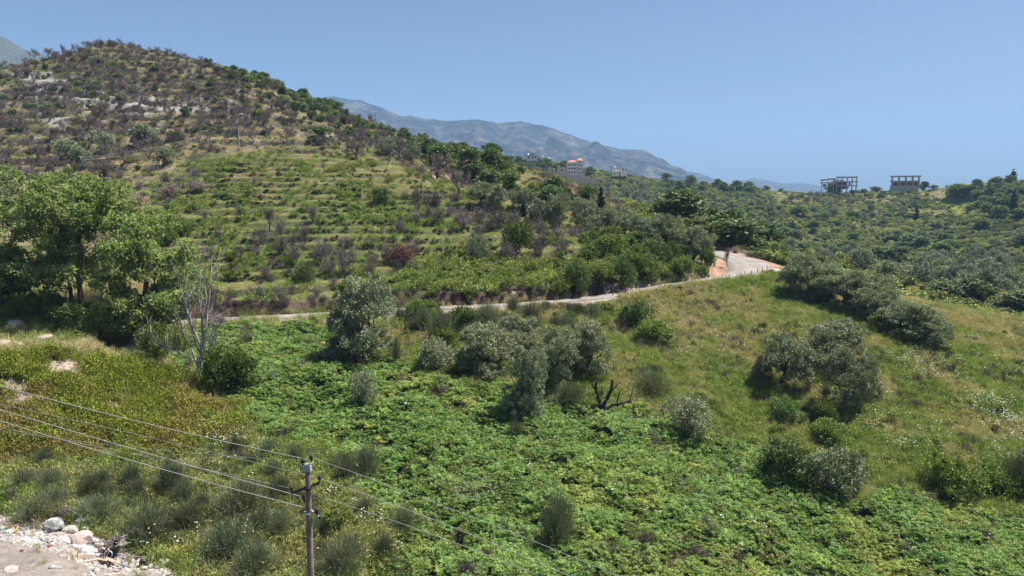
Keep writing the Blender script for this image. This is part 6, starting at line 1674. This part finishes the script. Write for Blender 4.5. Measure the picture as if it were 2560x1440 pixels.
# long flat-roofed house
o, m = bld('long_house', 'long low house with a white flat roof at the top of the village', 1330, 585, 0.05)
zt, zb = zrow(o, 389), zrow(o, 398)
mb = MB(); mb.box((0,2,(zt+zb)/2-0.8), (8.6,6,zt-zb+1.6)); part('wall', mb, 'peach', o)
mb = MB(); mb.box((-0.2,1.6,zt+0.25), (10.2,7.2,0.45)); part('roof', mb, 'whitewall', o)
for cx in (-2.8,0.2,2.8): mb = MB(); mb.box((cx,-1.04,zt-1.3), (1.2,0.06,1.2)); part('window', mb, 'glass', o)
mb = MB(); mb.tube([(-3.3,2,zt+1.3),(-2.2,2,zt+1.3)], 0.35, 8); mb.box((-2.75,2,zt+0.75), (0.9,0.5,0.55)); part('water_tank', mb, 'whitewall', o)
for (px, py, l) in [(1357,391,'small white water tank on its stand among the village trees'),(1373,396,'second small white water tank among the village trees')]:
    t, m = bld('water_tank', l, px, 580, 0.0, 'water tank'); zz = zrow(t, py)
    mb = MB(); mb.tube([(-0.9,0,zz),(0.9,0,zz)], 0.45, 10); part('tank', mb, 'whitewall', t)
    mb = MB(); [mb.box((sx,0,zz/2-0.4), (0.12,0.12,abs(zz)+0.4)) for sx in (-0.6,0.6)]; part('stand', mb, 'metal', t)
# stone walls and ruins
def wall_run(name, label, px0, px1, py0, py1, D, mat, thick=0.8):
    ax0, az0 = ray(px0, py0); ax1, az1 = ray(px1, py1); cx = (ax0+ax1)/2*D
    z0, z1 = CAM_Z+ray(px0,py1)[1]*D, CAM_Z+ray(px0,py0)[1]*D
    t = tag(empty(name, (cx, D, z0)), label, 'wall')
    w = abs(ax1-ax0)*D
    mb = MB(); mb.box((0,0,(z1-z0)/2-0.5), (w,thick,z1-z0+1)); part('masonry', mb, mat, t)
    mb = MB(); mb.box((0,0,z1-z0+0.12), (w+0.2,thick+0.2,0.24)); part('coping', mb, mat, t)
    return t
wall_run('retaining_wall', 'grey terrace wall in front of the apartment block', 1405, 1462, 437, 443, 520, 'greystone')
wall_run('retaining_wall', 'wide tan retaining wall below the apartment block', 1428, 1492, 444, 454, 512, 'stone')
def ruin(label, px0, px1, py0, py1, D, seed):
    rng = np.random.default_rng(seed); cx = float((ray(px0,py0)[0]+ray(px1,py0)[0])/2*D); w = (px1-px0)*D/F_PX
    z1 = CAM_Z+float(ray(px0,py0)[1])*D; z0 = CAM_Z+float(ray(px0,py1)[1])*D
    t = tag(empty('stone_ruin', (cx, D, z0), rng.normal()*0.1), label, 'ruin', 'roofless stone houses')
    h = z1-z0
    for k, (xx, ww, hh) in enumerate(((-w*0.3,w*0.4,h*0.9),(w*0.25,w*0.5,h))):
        mb = MB(); mb.box((xx,0,hh/2-1), (ww-0.05,0.7,hh+2)); mb.box((xx-ww*0.3,0,hh+0.3), (ww*0.3,0.68,0.6)); part('wall', mb, 'stone', t)
        mb = MB(); mb.box((xx,-0.37,hh*0.55), (0.9,0.06,1.2)); part('window', mb, 'dark', t)
    mb = MB(); mb.box((-w*0.48,2.4,h*0.4-1), (0.7,4.2,h*0.8+2)); part('wall', mb, 'stone', t)
    mb = MB(); mb.box((w*0.46,2.4,h*0.4-1), (0.7,4.2,h*0.8+2)); part('wall', mb, 'stone', t)
ruin('roofless stone house furthest from the apartment block', 1326, 1356, 418, 432, 530, 1)
ruin('roofless stone house beside the apartment block', 1372, 1414, 418, 434, 530, 2)
# unfinished concrete frames on the ridge
def slab(t, x0, x1, y0, y1, z, th=0.95): mb = MB(); mb.box(((x0+x1)/2,(y0+y1)/2,z), (x1-x0,y1-y0,th)); part('slab', mb, 'rawconcrete', t)
def column(t, x, y, z0, z1, w=0.55): mb = MB(); mb.box((x,y,(z0+z1)/2), (w,w,z1-z0)); part('column', mb, 'rawconcrete', t)
o, m = bld('concrete_frame', 'flat-topped unfinished concrete building frame with brick infill on the ridge', 2262, 555, -0.42)
zr, zm, zb = zrow(o, 441), zrow(o, 453), zrow(o, 464)
slab(o, -9.6,10.4,-4.6,6.6, zr); slab(o, -9.8,10.0,-5.0,6.6, zm, 0.75)
for xx in (-8.4,-3.8,0.8,5.2,9.4):
    for yy in (-3.9,1.0,5.8): column(o, xx, yy, zb-2.5, zr-0.18)
for i, xx in enumerate((-6.1,-1.5,3.0,7.3)):
    mb = MB(); mb.box((xx-1.35,-3.9,(zm+zb)/2-1.1), (1.5,0.3,zm-zb+1.8)); mb.box((xx+1.35,-3.9,(zm+zb)/2-1.1), (1.5,0.3,zm-zb+1.8)); mb.box((xx,-3.88,zm-0.45), (1.3,0.28,0.55)); part('brick_infill', mb, 'brick', o)
    mb = MB(); mb.box((xx,-3.7,(zm+zb)/2-0.5), (1.2,0.1,zm-zb-0.6)); part('opening', mb, 'dark', o)
for yy in (-1.4,3.4):
    mb = MB(); mb.box((9.4,yy,(zm+zb)/2-1.1), (0.3,4.2,zm-zb+1.8)); part('brick_infill', mb, 'brick', o)
    mb = MB(); mb.box((9.57,yy,(zm+zb)/2+0.2), (0.06,0.9,1.1)); part('opening', mb, 'dark', o)
mb = MB(); mb.box((0,1,zb-2.9), (18.6,10.4,5.6)); part('plinth', mb, 'rawconcrete', o)
o, m = bld('concrete_frame', 'stepped unfinished concrete building frame half hidden by a tree on the ridge', 2100, 560, -0.40)
zr, z2, z1, zb = zrow(o, 444.5), zrow(o, 454.5), zrow(o, 464.5), zrow(o, 473)
slab(o, -2.6,12.0,-3.6,6.4, zr+0.35); slab(o, -2.6,12.6,-4.4,6.4, z2, 0.75); slab(o, -2.6,12.4,-4.2,6.4, z1, 0.75)
slab(o, -9.0,-3.0,-3.6,5.0, zr-0.9); slab(o, -13.6,-9.2,-3.4,5.0, zr-1.5); slab(o, -13.8,-3.0,-4.2,5.0, z2-0.7, 0.75)
for xx in (-2.0,1.6,5.0,8.4,11.4):
    for yy in (-3.0,1.4,5.6): column(o, xx, yy, zb-2.5, zr+0.15)
for xx in (-12.6,-8.4,-4.2):
    for yy in (-2.8,4.2): column(o, xx, yy, zb-2.5, zr-1.1)
for (xx, w) in ((-6.6,3.0),(-10.6,2.6)):
    mb = MB(); mb.box((xx,-2.8,(z2+z1)/2-1.2), (w,0.3,z2-z1-0.9)); part('brick_infill', mb, 'brick', o)
for (xx, w) in ((-0.2,3.0),(3.3,2.6),(6.7,1.2)):
    mb = MB(); mb.box((xx,1.4,(z2+z1)/2), (w,0.3,z2-z1-0.4)); part('brick_infill', mb, 'brick', o)
hand('flowering_bush','bush','pink_bush',1573,436,26,8,'pink flowering bush beside the white villa',None,dmin=420)

# ---------------------------------------------------------------- air
def haze_box():
    mb = MB(); mb.box((0, 3600, 420), (18500, 13600, 1080))
    m, nt, out = new_mat('haze_air')
    pv = nd(nt, 'ShaderNodeVolumePrincipled')
    pv.inputs['Color'].default_value = (0.37, 0.61, 0.93, 1)
    pv.inputs['Density'].default_value = 0.00014
    pv.inputs['Anisotropy'].default_value = 0.0
    nt.links.new(pv.outputs[0], out.inputs['Volume'])
    tag(link('haze', mb.mesh('haze', [m])), 'thin blue summer haze over the valley', kind='stuff')
haze_box()
